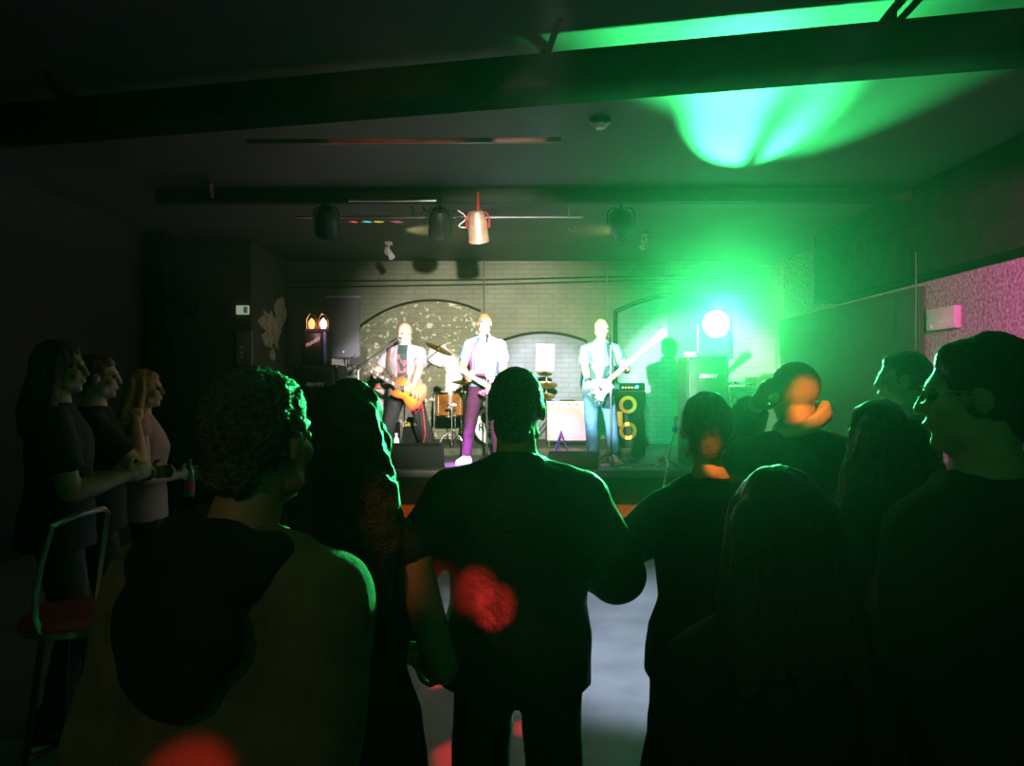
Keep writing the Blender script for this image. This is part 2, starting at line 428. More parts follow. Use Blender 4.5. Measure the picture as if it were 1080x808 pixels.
# ------------------------------------------------------------------ materials in use
M = {}
def wallmat(name, col, mort=.8, speck=0.0, bump=.5, patch=None, scale=1.0, rough=.75):
    m = mat(name, col, rough, var=.22, scale=1.6)
    nt = m.node_tree; b = nt.nodes['Principled BSDF']
    tc = N(m, 'ShaderNodeTexCoord'); sp = N(m, 'ShaderNodeSeparateXYZ'); LK(m, tc.outputs['Object'], sp.inputs[0])
    ad = N(m, 'ShaderNodeMath', operation='ADD'); LK(m, sp.outputs['X'], ad.inputs[0]); LK(m, sp.outputs['Y'], ad.inputs[1])
    cb = N(m, 'ShaderNodeCombineXYZ'); LK(m, ad.outputs[0], cb.inputs['X']); LK(m, sp.outputs['Z'], cb.inputs['Y'])
    br = N(m, 'ShaderNodeTexBrick', Scale=scale); br.inputs['Mortar Size'].default_value = .008; br.inputs['Brick Width'].default_value = .23; br.inputs['Row Height'].default_value = .078
    br.inputs['Color1'].default_value = (1, 1, 1, 1); br.inputs['Color2'].default_value = (.93, .93, .93, 1); br.inputs['Mortar'].default_value = (mort,)*3+(1,)
    LK(m, cb.outputs[0], br.inputs['Vector'])
    old = b.inputs['Base Color'].links[0].from_socket
    mx = N(m, 'ShaderNodeMix', data_type='RGBA', blend_type='MULTIPLY'); mx.inputs['Factor'].default_value = 1
    LK(m, old, mx.inputs[6]); LK(m, br.outputs['Color'], mx.inputs[7]); cur = mx.outputs[2]
    n2 = N(m, 'ShaderNodeTexNoise', Scale=9.0, Detail=6.0); LK(m, tc.outputs['Object'], n2.inputs['Vector'])
    if speck:
        n3 = N(m, 'ShaderNodeTexNoise', Scale=12.0, Detail=3.0, Roughness=.6); LK(m, tc.outputs['Object'], n3.inputs['Vector'])
        r3 = N(m, 'ShaderNodeValToRGB'); r3.color_ramp.elements[0].position = 1-speck; r3.color_ramp.elements[1].position = 1-speck+.025
        LK(m, n3.outputs['Fac'], r3.inputs['Fac'])
        m3 = N(m, 'ShaderNodeMix', data_type='RGBA'); LK(m, r3.outputs['Color'], m3.inputs[0]); LK(m, cur, m3.inputs[6]); m3.inputs[7].default_value = (.55, .55, .48, 1); cur = m3.outputs[2]
    LK(m, cur, b.inputs['Base Color'])
    sm = N(m, 'ShaderNodeMath', operation='ADD'); LK(m, br.outputs['Fac'], sm.inputs[0]); sm.inputs[0].default_value = 0
    mu = N(m, 'ShaderNodeMath', operation='MULTIPLY'); LK(m, n2.outputs['Fac'], mu.inputs[0]); mu.inputs[1].default_value = -.7; LK(m, mu.outputs[0], sm.inputs[1])
    bp = N(m, 'ShaderNodeBump', invert=True); bp.inputs['Strength'].default_value = bump; bp.inputs['Distance'].default_value = .012
    LK(m, sm.outputs[0], bp.inputs['Height']); LK(m, bp.outputs['Normal'], b.inputs['Normal'])
    return m
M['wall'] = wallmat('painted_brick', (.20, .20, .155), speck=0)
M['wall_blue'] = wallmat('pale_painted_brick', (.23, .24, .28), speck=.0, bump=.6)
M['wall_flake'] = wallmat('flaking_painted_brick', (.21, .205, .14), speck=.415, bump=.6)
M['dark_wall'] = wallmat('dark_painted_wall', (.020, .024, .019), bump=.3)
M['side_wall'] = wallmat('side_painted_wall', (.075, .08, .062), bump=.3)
M['rough_wall'] = mat('roughcast_render', (.30, .22, .26), .8, var=.6, scale=30, bump=1.0, bscale=26)
M['ceiling'] = mat('ceiling_paint', (.078, .078, .073), .7, var=.12, scale=1.2, bump=.15, bscale=8)
M['beam'] = mat('dark_beam_paint', (.012, .012, .012), .9, var=.3, spec=0)
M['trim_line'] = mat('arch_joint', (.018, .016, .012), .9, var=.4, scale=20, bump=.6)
M['floor'] = mat('worn_dance_floor', (.19, .19, .20), .5, var=.28, scale=2.4, bump=.12, bscale=5)
M['stage_floor'] = mat('stage_floor_paint', (.085, .078, .08), .42, var=.3, scale=3, bump=.1)
M['fascia'] = mat('stage_fascia_cloth', (.012, .012, .012), .95, spec=.1, var=.3, scale=30)
M['plinth'] = mat('orange_plinth_board', (.34, .13, .06), .55, var=.2, scale=3)
M['black'] = mat('black_plastic', (.013, .013, .014), .45, var=.2)
M['black_tolex'] = mat('black_vinyl', (.010, .010, .011), .7, spec=.2, var=.3, scale=60, bump=.4, bscale=220)
M['grille'] = mat('speaker_grille', (.09, .09, .105), .5, var=.15, scale=150, bump=.3, bscale=300)
M['chrome'] = mat('chrome', (.75, .75, .76), .18, 1.0, var=.05)
M['steel'] = mat('satin_steel', (.55, .55, .56), .35, 1.0, var=.1)
M['white'] = mat('white_plastic', (.8, .8, .8), .5, var=.05)
M['paper'] = mat('paper_white', (.85, .85, .83), .7, var=.04)
M['eye'] = mat('eye_surface', (.10, .08, .07), .25, var=.5, scale=80)
M['sole'] = mat('shoe_sole', (.6, .58, .58), .6, var=.1)
M['skin'] = mat('fair_skin', (.55, .34, .25), .5, var=.1, scale=14)
M['skin2'] = mat('tan_skin', (.42, .24, .16), .5, var=.12, scale=14)
M['dark_hair'] = mat('dark_hair', (.020, .014, .010), .42, var=.5, scale=70, bump=.6, bscale=160)
M['brown_hair'] = mat('brown_hair', (.10, .055, .03), .45, var=.5, scale=60, bump=.6, bscale=150)
M['fair_hair'] = mat('fair_hair', (.38, .24, .09), .5, var=.4, scale=60, bump=.5, bscale=140)
M['grey_hair'] = mat('grey_hair', (.55, .53, .5), .5, var=.3, scale=80, bump=.5, bscale=150)
M['gel_hair'] = mat('cropped_grizzled_hair', (.10, .10, .09), .4, var=.8, scale=120, bump=1.0, bscale=140)
M['leather'] = mat('black_leather', (.022, .02, .02), .5, var=.3, scale=12, spec=.35, bump=.3, bscale=60)
M['dark_cloth'] = mat('black_cloth', (.009, .009, .010), .85, var=.3, scale=24, bump=.3, bscale=180)
M['navy_cloth'] = mat('navy_cloth', (.018, .022, .034), .85, var=.3, scale=24, bump=.3, bscale=180)
M['brown_cloth'] = mat('brown_grey_cloth', (.15, .12, .08), .9, var=.25, scale=16, bump=.3, bscale=150)
M['tan_cloth'] = mat('tan_cloth', (.24, .15, .10), .9, var=.2, scale=12, bump=.3, bscale=120)
M['dark_denim'] = mat('dark_denim', (.022, .026, .038), .8, var=.3, scale=20, bump=.3, bscale=160)
M['denim'] = mat('blue_denim', (.05, .13, .25), .8, var=.35, scale=9, bump=.4, bscale=140)
M['purple_jeans'] = mat('plum_trousers', (.085, .012, .07), .8, var=.25, scale=9, bump=.35, bscale=140)
M['blue_tee'] = mat('sky_blue_cotton', (.22, .31, .58), .85, var=.08, scale=8, bump=.2, bscale=120)
M['grey_shirt'] = mat('mauve_grey_cotton', (.31, .27, .31), .85, var=.1, scale=8, bump=.25, bscale=120)
M['teal_shirt'] = mat('pale_teal_cotton', (.13, .32, .33), .85, var=.1, scale=8, bump=.25, bscale=120)
M['dark_teal'] = mat('dark_teal_cotton', (.02, .055, .06), .8, var=.2)
M['orange_cloth'] = mat('light_collar_cloth', (.62, .45, .36), .85, var=.1, scale=10, bump=.2)
M['canvas_shoe'] = mat('magenta_canvas', (.62, .22, .55), .7, var=.15)
M['white_shoe'] = mat('pale_canvas', (.75, .68, .74), .7, var=.1)
M['red_vinyl'] = mat('red_vinyl', (.5, .03, .04), .35, var=.2)
M['brass'] = mat('cymbal_brass', (.72, .50, .16), .32, 1.0, var=.2, scale=5)
M['maple'] = mat('maple_neck', (.72, .50, .28), .4, var=.12, scale=12)
M['rosewood'] = mat('rosewood_board', (.07, .035, .02), .5, var=.3, scale=20)
M['wood'] = mat('drum_stick_wood', (.6, .42, .2), .5, var=.1)
M['drum_head'] = mat('drum_head', (.82, .82, .84), .45, var=.03)
M['rim_amber'] = mat('orange_cone', (.62, .30, .03), .5, var=.15)
M['yellow'] = mat('yellow_plastic', (.75, .45, .05), .5, var=.1)
M['pink_cloth'] = mat('pale_amp_grille', (.66, .55, .58), .8, var=.08, scale=100, bump=.3, bscale=200)
M['red_panel'] = mat('red_control_panel', (.45, .08, .07), .4, var=.2)
M['cream_panel'] = mat('pale_blue_panel', (.5, .62, .7), .4, var=.1)
M['alu'] = mat('aluminium_edge', (.72, .76, .77), .3, .9, var=.06)
M['case'] = mat('flight_case_laminate', (.05, .12, .12), .5, var=.2)
M['cable_red'] = mat('red_cable', (.5, .03, .03), .5)
M['cable_white'] = mat('pale_cable', (.65, .6, .62), .5)
M['blue_cloth'] = mat('blue_tape', (.08, .35, .75), .5)
M['glow_green'] = mat('green_lamp_lens', (.2, 1, .5), .3, emis=(.10, 1.0, .34), estr=60)
M['glow_pink'] = mat('pink_bulb', (1, .7, .8), .3, emis=(1.0, .42, .62), estr=5)
M['glow_amber'] = mat('amber_bulb', (1, .6, .3), .3, emis=(1.0, .36, .12), estr=2.0)
M['glow_blue'] = mat('blue_indicator', (.1, .2, 1), .3, emis=(.06, .16, 1.0), estr=4)
M['glow_exit'] = mat('exit_sign_face', (.7, .8, .65), .4, emis=(.75, .85, .62), estr=.34)
M['exit_green'] = mat('exit_sign_green', (.04, .3, .1), .4, emis=(.05, .32, .12), estr=.35)
M['glow_led'] = mat('amber_panel_leds', (1, .5, .2), .4, emis=(1, .45, .15), estr=.7)
M['lens_dark'] = mat('unlit_lens', (.03, .035, .03), .2, var=.2)
M['bottle'] = mat('green_bottle_glass', (.03, .25, .08), .12, var=.1)
# sunburst: radial paint on the guitar body
def sunburst():
    m = mat('sunburst_lacquer', (1, .4, .1), .22); b = m.node_tree.nodes['Principled BSDF']
    return m
def shirtprint():
    m = mat('dark_printed_tee', (.02, .05, .05), .85); b = m.node_tree.nodes['Principled BSDF']
    tc = N(m, 'ShaderNodeTexCoord'); sp = N(m, 'ShaderNodeSeparateXYZ'); LK(m, tc.outputs['Object'], sp.inputs[0])
    def band(s, lo, hi):
        a = N(m, 'ShaderNodeMath', operation='GREATER_THAN'); LK(m, s, a.inputs[0]); a.inputs[1].default_value = lo
        c = N(m, 'ShaderNodeMath', operation='LESS_THAN'); LK(m, s, c.inputs[0]); c.inputs[1].default_value = hi
        d = N(m, 'ShaderNodeMath', operation='MULTIPLY'); LK(m, a.outputs[0], d.inputs[0]); LK(m, c.outputs[0], d.inputs[1]); return d.outputs[0]
    n = N(m, 'ShaderNodeTexNoise', Scale=22.0, Detail=4.0); LK(m, tc.outputs['Object'], n.inputs['Vector'])
    k = [band(sp.outputs['X'], -.10, .09), band(sp.outputs['Z'], 1.10, 1.36), band(sp.outputs['Y'], 0.02, 1), band(n.outputs['Fac'], .52, 1)]
    cur = k[0]
    for x in k[1:]:
        d = N(m, 'ShaderNodeMath', operation='MULTIPLY'); LK(m, cur, d.inputs[0]); LK(m, x, d.inputs[1]); cur = d.outputs[0]
    mx = N(m, 'ShaderNodeMix', data_type='RGBA'); LK(m, cur, mx.inputs[0]); LK(m, b.inputs['Base Color'].links[0].from_socket, mx.inputs[6]); mx.inputs[7].default_value = (.62, .09, .10, 1)
    LK(m, mx.outputs[2], b.inputs['Base Color']); return m
M['print_tee'] = shirtprint()
def burst(c0, c1, c2, r=.21):
    m = mat('sunburst_lacquer', c0, .25); b = m.node_tree.nodes['Principled BSDF']
    at = N(m, 'ShaderNodeAttribute', attribute_name='burst'); rp = N(m, 'ShaderNodeValToRGB')
    e = rp.color_ramp.elements; e[0].position = .0; e[0].color = c0+(1,); e[1].position = 1; e[1].color = c2+(1,)
    k = e.new(.62); k.color = c1+(1,)
    LK(m, at.outputs['Fac'], rp.inputs['Fac']); LK(m, rp.outputs['Color'], b.inputs['Base Color']); return m
M['sunburst'] = burst((.90, .36, .04), (.72, .17, .02), (.32, .045, .01))
M['drum_burst'] = mat('amber_burst_lacquer', (.42, .15, .03), .25, var=.6, scale=2.2)

# ------------------------------------------------------------------ room shell
XL, XR, Y0, Y1, ZC, XJ, YJ = -4.75, 4.30, -2.0, 12.0, 3.64, -3.54, 10.3
struct('floor', MB().box(((XL+XR)/2, (Y0+Y1)/2, -.05), (XR-XL+.6, Y1-Y0+.6, .1)), M['floor'])
struct('ceiling', MB().box(((XL+XR)/2, (Y0+Y1)/2, ZC+.05), (XR-XL+.6, Y1-Y0+.6, .1)), M['ceiling'])
struct('wall_back', MB().box(((XJ+XR)/2, Y1+.1, ZC/2), (XR-XJ+.4, .2, ZC)), M['wall'])
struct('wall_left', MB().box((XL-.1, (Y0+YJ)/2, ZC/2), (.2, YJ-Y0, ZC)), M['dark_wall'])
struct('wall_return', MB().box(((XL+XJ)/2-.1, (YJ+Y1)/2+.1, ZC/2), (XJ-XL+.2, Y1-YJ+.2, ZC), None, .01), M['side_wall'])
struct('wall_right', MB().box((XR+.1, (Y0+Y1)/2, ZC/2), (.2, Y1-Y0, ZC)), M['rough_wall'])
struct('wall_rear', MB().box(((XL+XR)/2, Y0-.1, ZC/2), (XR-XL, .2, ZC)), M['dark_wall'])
struct('wall_column', MB().box((-4.60, 9.86, ZC/2), (.27, .3, ZC), None, .015), M['beam'])
# dark bulkhead running along the right wall above head height
struct('ceiling_bulkhead', MB().box((XR-.16, 5.2, 3.19), (.32, 9.6, .9), None, .01), M['beam'])
# dark lining on the right wall next to the stage, boxed timber
struct('wall_lining', MB().box((XR-.03, 9.95, 1.35), (.06, 4.1, 2.7)), M['dark_wall'])
# beams
def beam(name, a, b, z0, z1, w, m=M['beam']):
    a, b = Vector(a), Vector(b); d = b-a; L = d.length; an = math.atan2(d.y, d.x)
    c = (a+b)/2
    return struct(name, MB().box((c.x, c.y, (z0+z1)/2), (L, w, z1-z0), Matrix.Rotation(an, 3, 'Z'), .012), m)
beam('ceiling_beam', (-4.7, 5.53, 0), (4.25, 3.60, 0), 3.36, 3.56, .30)
for x in (-3.0, .2, 2.02, 3.9):
    y = 5.53-(x+4.7)*.2156+.0
    struct('ceiling_bracket', MB().box((x, y, 3.60), (.05, .12, .09), None, .006).cyl((x, y-.1, 3.56), (x+.06, y-.38, 3.64), .018), M['beam'])
beam('ceiling_trim', (-3.6, 7.70, 0), (4.25, 7.60, 0), 3.50, 3.64, .12, M['dark_wall'])
struct('trim_1', MB().box((-.74, 5.17, 3.325), (2.15, .035, .032), Matrix.Rotation(R(-1), 3, 'Z'), .006), mat('reddish_batten', (.30, .13, .10), .4, var=.3))
struct('trim_2', MB().box((-2.95, 7.45, 3.57), (.03, .75, .045), Matrix.Rotation(R(20), 3, 'Z'), .005), mat('reddish_batten_end', (.32, .12, .11), .45, var=.3))
# blind arches of the back wall: infill slightly proud, reveal shade built as dark band
def arc3(a, b, c, n=28):
    ax, ay, bx, by, cx, cy = a[0], a[1], b[0], b[1], c[0], c[1]
    d = 2*(ax*(by-cy)+bx*(cy-ay)+cx*(ay-by))
    ux = ((ax*ax+ay*ay)*(by-cy)+(bx*bx+by*by)*(cy-ay)+(cx*cx+cy*cy)*(ay-by))/d
    uy = ((ax*ax+ay*ay)*(cx-bx)+(bx*bx+by*by)*(ax-cx)+(cx*cx+cy*cy)*(bx-ax))/d
    r = math.hypot(ax-ux, ay-uy); t0 = math.atan2(ay-uy, ax-ux); t1 = math.atan2(cy-uy, cx-ux)
    return [(ux+r*math.cos(t0+(t1-t0)*i/n), uy+r*math.sin(t0+(t1-t0)*i/n)) for i in range(n+1)]
def wxz(px, py): v = P(px, py, Y1); return (v.x, v.z)
def arch(n, p3, foot, infill, r=.032, legl=True, legr=True):
    a = arc3(*[wxz(*q) for q in p3]); z0 = .75
    poly = a+[(a[-1][0], z0), (a[0][0], z0)]
    struct('wall_infill_%d' % n, MB().prism(poly, 0, .02, Matrix.Translation((0, Y1, 0)) @ Matrix.Rotation(R(90), 4, 'X')), infill, smooth=0)
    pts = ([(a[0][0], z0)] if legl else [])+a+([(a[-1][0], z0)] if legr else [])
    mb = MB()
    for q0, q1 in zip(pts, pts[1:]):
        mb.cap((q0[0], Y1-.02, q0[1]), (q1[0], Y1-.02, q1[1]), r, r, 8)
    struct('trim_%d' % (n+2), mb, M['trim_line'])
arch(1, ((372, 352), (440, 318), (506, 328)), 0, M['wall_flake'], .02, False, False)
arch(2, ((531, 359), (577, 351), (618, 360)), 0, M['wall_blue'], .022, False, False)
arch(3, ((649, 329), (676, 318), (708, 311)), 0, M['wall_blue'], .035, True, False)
struct('wall_panel', MB().box(P(738, 343, Y1-.03)+Vector((0, -.01, -.02)), (1.0, .05, 1.02), None, .006), mat('green_screen_board', (.05, .13, .09), .6, var=.1))
# bare plaster where the paint has come off the corner by the stage
def ragged(cy, cz, ry, rz, seed, n=46):
    return [(cy+ry*math.cos(2*PI*i/n)*(.75+.55*noise.noise(Vector((math.cos(2*PI*i/n)*2, math.sin(2*PI*i/n)*2, seed)))), cz+rz*math.sin(2*PI*i/n)*(.75+.55*noise.noise(Vector((math.cos(2*PI*i/n)*2+5, math.sin(2*PI*i/n)*2, seed))))) for i in range(n)]
M['plaster'] = mat('bare_plaster', (.66, .60, .48), .85, var=.4, scale=14, bump=.8, bscale=30)
Tj = Matrix.Translation((XJ, 0, 0)) @ Matrix(((0, 0, 1, 0), (1, 0, 0, 0), (0, 1, 0, 0), (0, 0, 0, 1)))
struct('wall_bare_plaster', MB().prism(ragged(11.15, 2.50, .62, .36, 1.0), .0, .008, Tj).prism(ragged(11.58, 2.80, .42, .26, 4.0), .0, .009, Tj).prism(ragged(11.2, 2.12, .16, .12, 7.0), .0, .008, Tj), M['plaster'], smooth=0)
# stage
struct('stage_floor', MB().box((.30, 10.17, .69), (7.66, 3.62, .08), None, .012), M['stage_floor'])
struct('stage_floor_fascia', MB().box((.30, 8.40, .50), (7.6, .06, .30)), M['fascia'])
struct('stage_floor_plinth', MB().box((.30, 8.42, .175), (7.6, .05, .35)), M['plinth'])
SZ = .73
struct('stage_floor_riser', MB().box((-.05, 11.0, SZ+.05), (3.3, 1.8, .1), None, .01), mat('riser_carpet', (.07, .075, .055), .9, var=.4, scale=14))
RZ = SZ+.1
# ------------------------------------------------------------------ fixtures on walls and ceiling
for nm, pts, lb in (('conduit', [P(300, 303.5, 11.97), P(520, 300, 11.97), P(760, 293, 11.97)], 'lower of two thin pipes running along the back wall'),
                    ('conduit', [P(300, 297, 11.97), P(520, 295, 11.97), P(790, 288, 11.97)], 'upper of two thin pipes running along the back wall')):
    o = MB().tube(pts, .011).obj(nm, M['trim_line']); tag(o, lb, 'pipe', 'pipes on the back wall')
o = MB().tube([P(510.5, 262, 11.94), P(510.5, 350, 11.94)], .012).obj('conduit', M['steel']); tag(o, 'pale vertical pipe on the back wall behind the singer\'s head', 'pipe', 'pipes on the back wall')
o = MB().tube([P(640, 276, 11.94), P(640, 345, 11.94)], .011).obj('conduit', M['wall_blue']); tag(o, 'pale vertical pipe on the back wall behind the bass player\'s head', 'pipe', 'pipes on the back wall')
# lighting pipe under the trim
pz = P(430, 229, 8.02).z
o = MB().tube([(-2.3, 8.02, pz), (.75, 8.02, pz)], .012).cyl((-2.0, 8.02, pz), (-2.0, 8.02, 3.64), .008).cyl((.6, 8.02, pz), (.6, 8.02, 3.64), .008).obj('lighting_pipe', M['steel'])
tag(o, 'thin horizontal metal pipe under the ceiling carrying the stage lights', 'pipe')
o = MB().box(P(414, 211.5, 7.52), (.87, .03, .022), None, .004).obj('metal_channel', M['alu']); tag(o, 'bright metal channel along the ceiling beam left of the middle lights', 'channel')

def par_can(label, px, py, d, aim, dia=.23, lit=None, arm='black'):
    p = P(px, py, d); t = thing('stage_spotlight', label, 'stage light', p, 0, 'spotlights on the lighting pipe')
    dirv = (Vector(aim)-p).normalized(); Q = dirv.to_track_quat('Z', 'Y').to_matrix().to_4x4(); T = Matrix.Translation(p) @ Q
    r = dia/2
    MB().lathe([(0.02, -.17), (r*.55, -.165), (r*.8, -.12), (r*.98, -.04), (r, .12), (r*1.03, .125), (r*1.03, .14), (r*.96, .14), (r*.94, .09), (0.01, .085)], T, 28).obj('housing', lit or M['black'], t)
    MB().lathe([(.002, .1), (r*.93, .1), (r*.93, .105), (.002, .112)], T, 28).obj('lens', M['lens_dark'], t)
    yk = MB(); top = 3.60 if d < 7.9 else 3.42
    for sg in (-1, 1): yk.tube([p+Vector((sg*(r+.012), 0, 0)), p+Vector((sg*(r+.012), 0, .10)), p+Vector((sg*(r-.02), 0, .15))], .008)
    yk.tube([p+Vector((-(r-.02), 0, .15)), p+Vector((r-.02, 0, .15))], .008)
    yk.tube([p+Vector((0, 0, .15)), Vector((p.x, p.y, min(3.63, p.z+.35)))], .014)
    yk.obj('yoke', M[arm], t)
    return t
L_A = (464, 235, 7.6); L_B = (505, 240, 7.45)
M['orange_can'] = mat('scuffed_silver_can', (.75, .45, .35), .35, .6, var=.35, scale=9)
par_can('black can spotlight hanging leftmost under the ceiling', 344, 234, 7.75, (-2.4, 10.5, .8))
par_can('black can spotlight with tangled cables, left of the silver can', 464, 235, 7.6, (-1.0, 10.5, .9))
par_can('scuffed silver can spotlight hanging in the middle of the ceiling', 504, 240, 7.45, (-.15, 8.6, .7), .2, M['orange_can'], 'red_vinyl')
par_can('black can spotlight hanging above the bass player', 655, 235, 7.75, (2.2, 11.5, 1.6), .25)
# cables round the cans
cb = MB()
for k in range(5):
    a = P(446+k*9, 217, 7.72); pts = []
    for i in range(15):
        t = i/14; pts.append(a+Vector((.24*t*(1 if k % 2 else -.6)+.03*math.sin(9*t+k), .02*math.cos(5*t), -.10*math.sin(PI*t)*(1+.3*math.sin(k*2))-.012*k)))
    cb.tube(pts, .006, 6)
tag(cb.obj('lamp_cable', M['black'], None), 'tangle of dark cable looped over the middle stage lights', 'cable')
tag(MB().tube([P(483+18*i/14+6*math.sin(i*.9), 222+13*math.sin(PI*i/14)*1.4, 7.6) for i in range(15)], .006, 6).obj('lamp_cable', M['white']), 'pale cable loop hanging left of the silver can spotlight', 'cable')
# small white clip-on spotlights near the back ceiling
def clip_spot(label, px, py, d, ax):
    p = P(px, py, d); t = thing('clip_spotlight', label, 'spotlight', p, 0, 'small white spotlights')
    MB().box(p+Vector((0, 0, .10)), (.09, .09, .035), None, .008).cyl(p+Vector((0, 0, .09)), p+Vector((0, 0, .02)), .012).obj('bracket', M['white'], t)
    a = p+Vector((-.02*ax, 0, .03)); b = p+Vector((.05*ax, -.05, -.09))
    MB().cyl(a, b, .03, .042).obj('lamp_head', M['white'], t)
    MB().tube([p+Vector((-.03, 0, .07)), p+Vector((-.05, .0, 0)), p+Vector((-.03, 0, -.05))], .007).obj('arm', M['white'], t)
    return t
clip_spot('small white spotlight under the ceiling above the bald guitarist', 410, 265, 9.6, 1)
clip_spot('small white spotlight under the ceiling to the right of the bass player', 681, 255, 9.6, -1)
d_ = 1.99*F/(HY-125)
t = thing('smoke_detector', 'round ceiling smoke detector between the beams', 'smoke detector', (P(633, 125, d_).x, d_, ZC))
MB().lathe([(.002, -.075), (.035, -.075), (.05, -.06), (.055, -.045)], Matrix.Translation((P(633, 125, d_).x, d_, ZC)), caps=False).obj('sensor', M['white'], t)
MB().lathe([(.055, -.045), (.075, -.035), (.078, 0)], Matrix.Translation((P(633, 125, d_).x, d_, ZC))).obj('base', M['black'], t)
p = P(603, 243, 9.4)
t = thing('ceiling_hook', 'small metal hook under the ceiling between singer and bass player', 'hook', p)
MB().tube([p+Vector((-.03, 0, .02)), p+Vector((0, 0, -.02)), p+Vector((.04, 0, 0)), p+Vector((.03, 0, .15)), Vector((p.x+.03, p.y, ZC-.001))], .008).obj('hook_rod', M['steel'], t)
# exit sign, switch panel, bracket on the return wall
p = P(256, 327, YJ-.02); p.y = YJ-.02
t = thing('exit_sign', 'small lit green and white exit sign on the left wall', 'sign', p)
MB().box(p, (.17, .04, .12), None, .006).obj('sign_box', M['glow_exit'], t)
g = MB()   # running man and doorway
q = lambda x, z: (p.x+x, p.y-.021, p.z+z)
g.box(q(.045, 0), (.055, .003, .085)); g.obj('doorway_mark', M['exit_green'], t, smooth=0)
g = MB(); g.ell(q(.043, .026), (.009, .004, .009)); g.cap(q(.045, .015), q(.038, -.008), .007, .006, 8); g.cap(q(.038, -.008), q(.055, -.02), .005, .004, 8); g.cap(q(.038, -.008), q(.025, -.028), .005, .004, 8); g.cap(q(.045, .012), q(.028, .0), .004, .004, 8)
g.obj('running_figure', M['white'], t)
p = P(258, 367, YJ-.03); p.y = YJ-.03
t = thing('switch_cabinet', 'grey switch cabinet with a pale label on the left wall', 'cabinet', p)
MB().box(p, (.21, .06, .46), None, .008).obj('cabinet_door', mat('grey_cabinet', (.28, .28, .25), .5), t)
MB().box(p+Vector((-.03, -.032, -.06)), (.035, .004, .16)).obj('label_plate', M['paper'], t, smooth=0)
for dz, sz in ((-.03, .035), (-.10, .02)): MB().box(p+Vector((-.03, -.035, dz)), (.018, .003, sz)).obj('label_print', M['navy_cloth'], t, smooth=0)
p = P(192, 326, YJ-.07); p.y = YJ
t = thing('wall_bracket', 'dark open wall bracket with two pale uprights on the left wall', 'bracket', p)
MB().box((p.x, YJ-.08, p.z-.06), (.36, .16, .05), None, .006).obj('tray', M['black'], t)
for sg, h in ((-1, .22), (1, .16)): MB().box((p.x+sg*.17, YJ-.12, p.z+.02), (.012, .02, h), None, .002).obj('upright', M['steel'], t)
# box, pole and triangle on the right wall
p = Vector((XR-.06, 6.9, 0)); p = Vector((XR-.10, (XR-.10)*F/(988-CX), 0)); p.z = CAMZ-(336-HY)/F*p.y
t = thing('wall_mounted_box', 'pale grey electrical box on the right wall', 'box', (XR, p.y, p.z))
MB().box((XR-.035, p.y, p.z), (.07, .50, .22), None, .012).obj('enclosure', mat('grey_enclosure', (.5, .52, .46), .5, var=.1), t)
MB().box((XR-.073, p.y-.05, p.z-.035), (.006, .12, .012)).obj('seam_strip', M['white'], t)
MB().box((XR-.073, p.y+.15, p.z-.07), (.006, .02, .04)).obj('catch', M['white'], t)
p = P(966, 320, 7.35)
t = thing('standing_pole', 'thin upright metal pole in front of the right wall', 'pole', (p.x, 7.35, 0))
MB().cyl((p.x, 7.35, .01), (p.x, 7.35, 2.96), .008).obj('tube', M['black'], t); MB().lathe([(.002, .03), (.02, .03), (.12, .012), (.13, 0), (.002, 0)], Matrix.Translation((p.x, 7.35, 0))).obj('base', M['black'], t)

# ------------------------------------------------------------------ PA and lamp gear on the stage
def logo(body, c, size, m, parent, shear=.25, rz=0.0, roll=0.0, extra=.0):
    T = face(c, rz) @ Matrix.Rotation(roll, 4, 'Z'); return text('lettering', body, size, T, m, parent, .002, shear, extra)
def bass_bin(label, cx, d, w, h, logo_dx=0.0, z=SZ):
    t = thing('bass_bin', label, 'loudspeaker', (cx, d+.27, z), 0, 'black bass bins at the sides of the stage')
    MB().box((cx, d+.27, z+h/2), (w, .5, h), None, .015).obj('cabinet', M['black_tolex'], t)
    MB().box((cx, d+.012, z+h/2), (w-.05, .03, h-.06), None, .006).obj('grille', M['black'], t)
    logo('PEAVEY', (cx+logo_dx, d-.005, z+h-.235), .062, M['white'], t, .3, extra=.002)
    for sx in (-1, 1):
        for sz in (.03, h-.03): MB().box((cx+sx*(w/2-.025), d+.01, z+sz), (.05, .05, .05), None, .012).obj('corner_cap', M['black'], t)
    return t
gx = P(747, 0, 9.0).x
bass_bin('tall black bass bin under the green lamp', gx, 9.0, .50, 1.28)
lx = P(332, 0, 8.9).x
bass_bin('tall black bass bin on the left under the twin flame lamps', lx, 8.9, .52, 1.18)
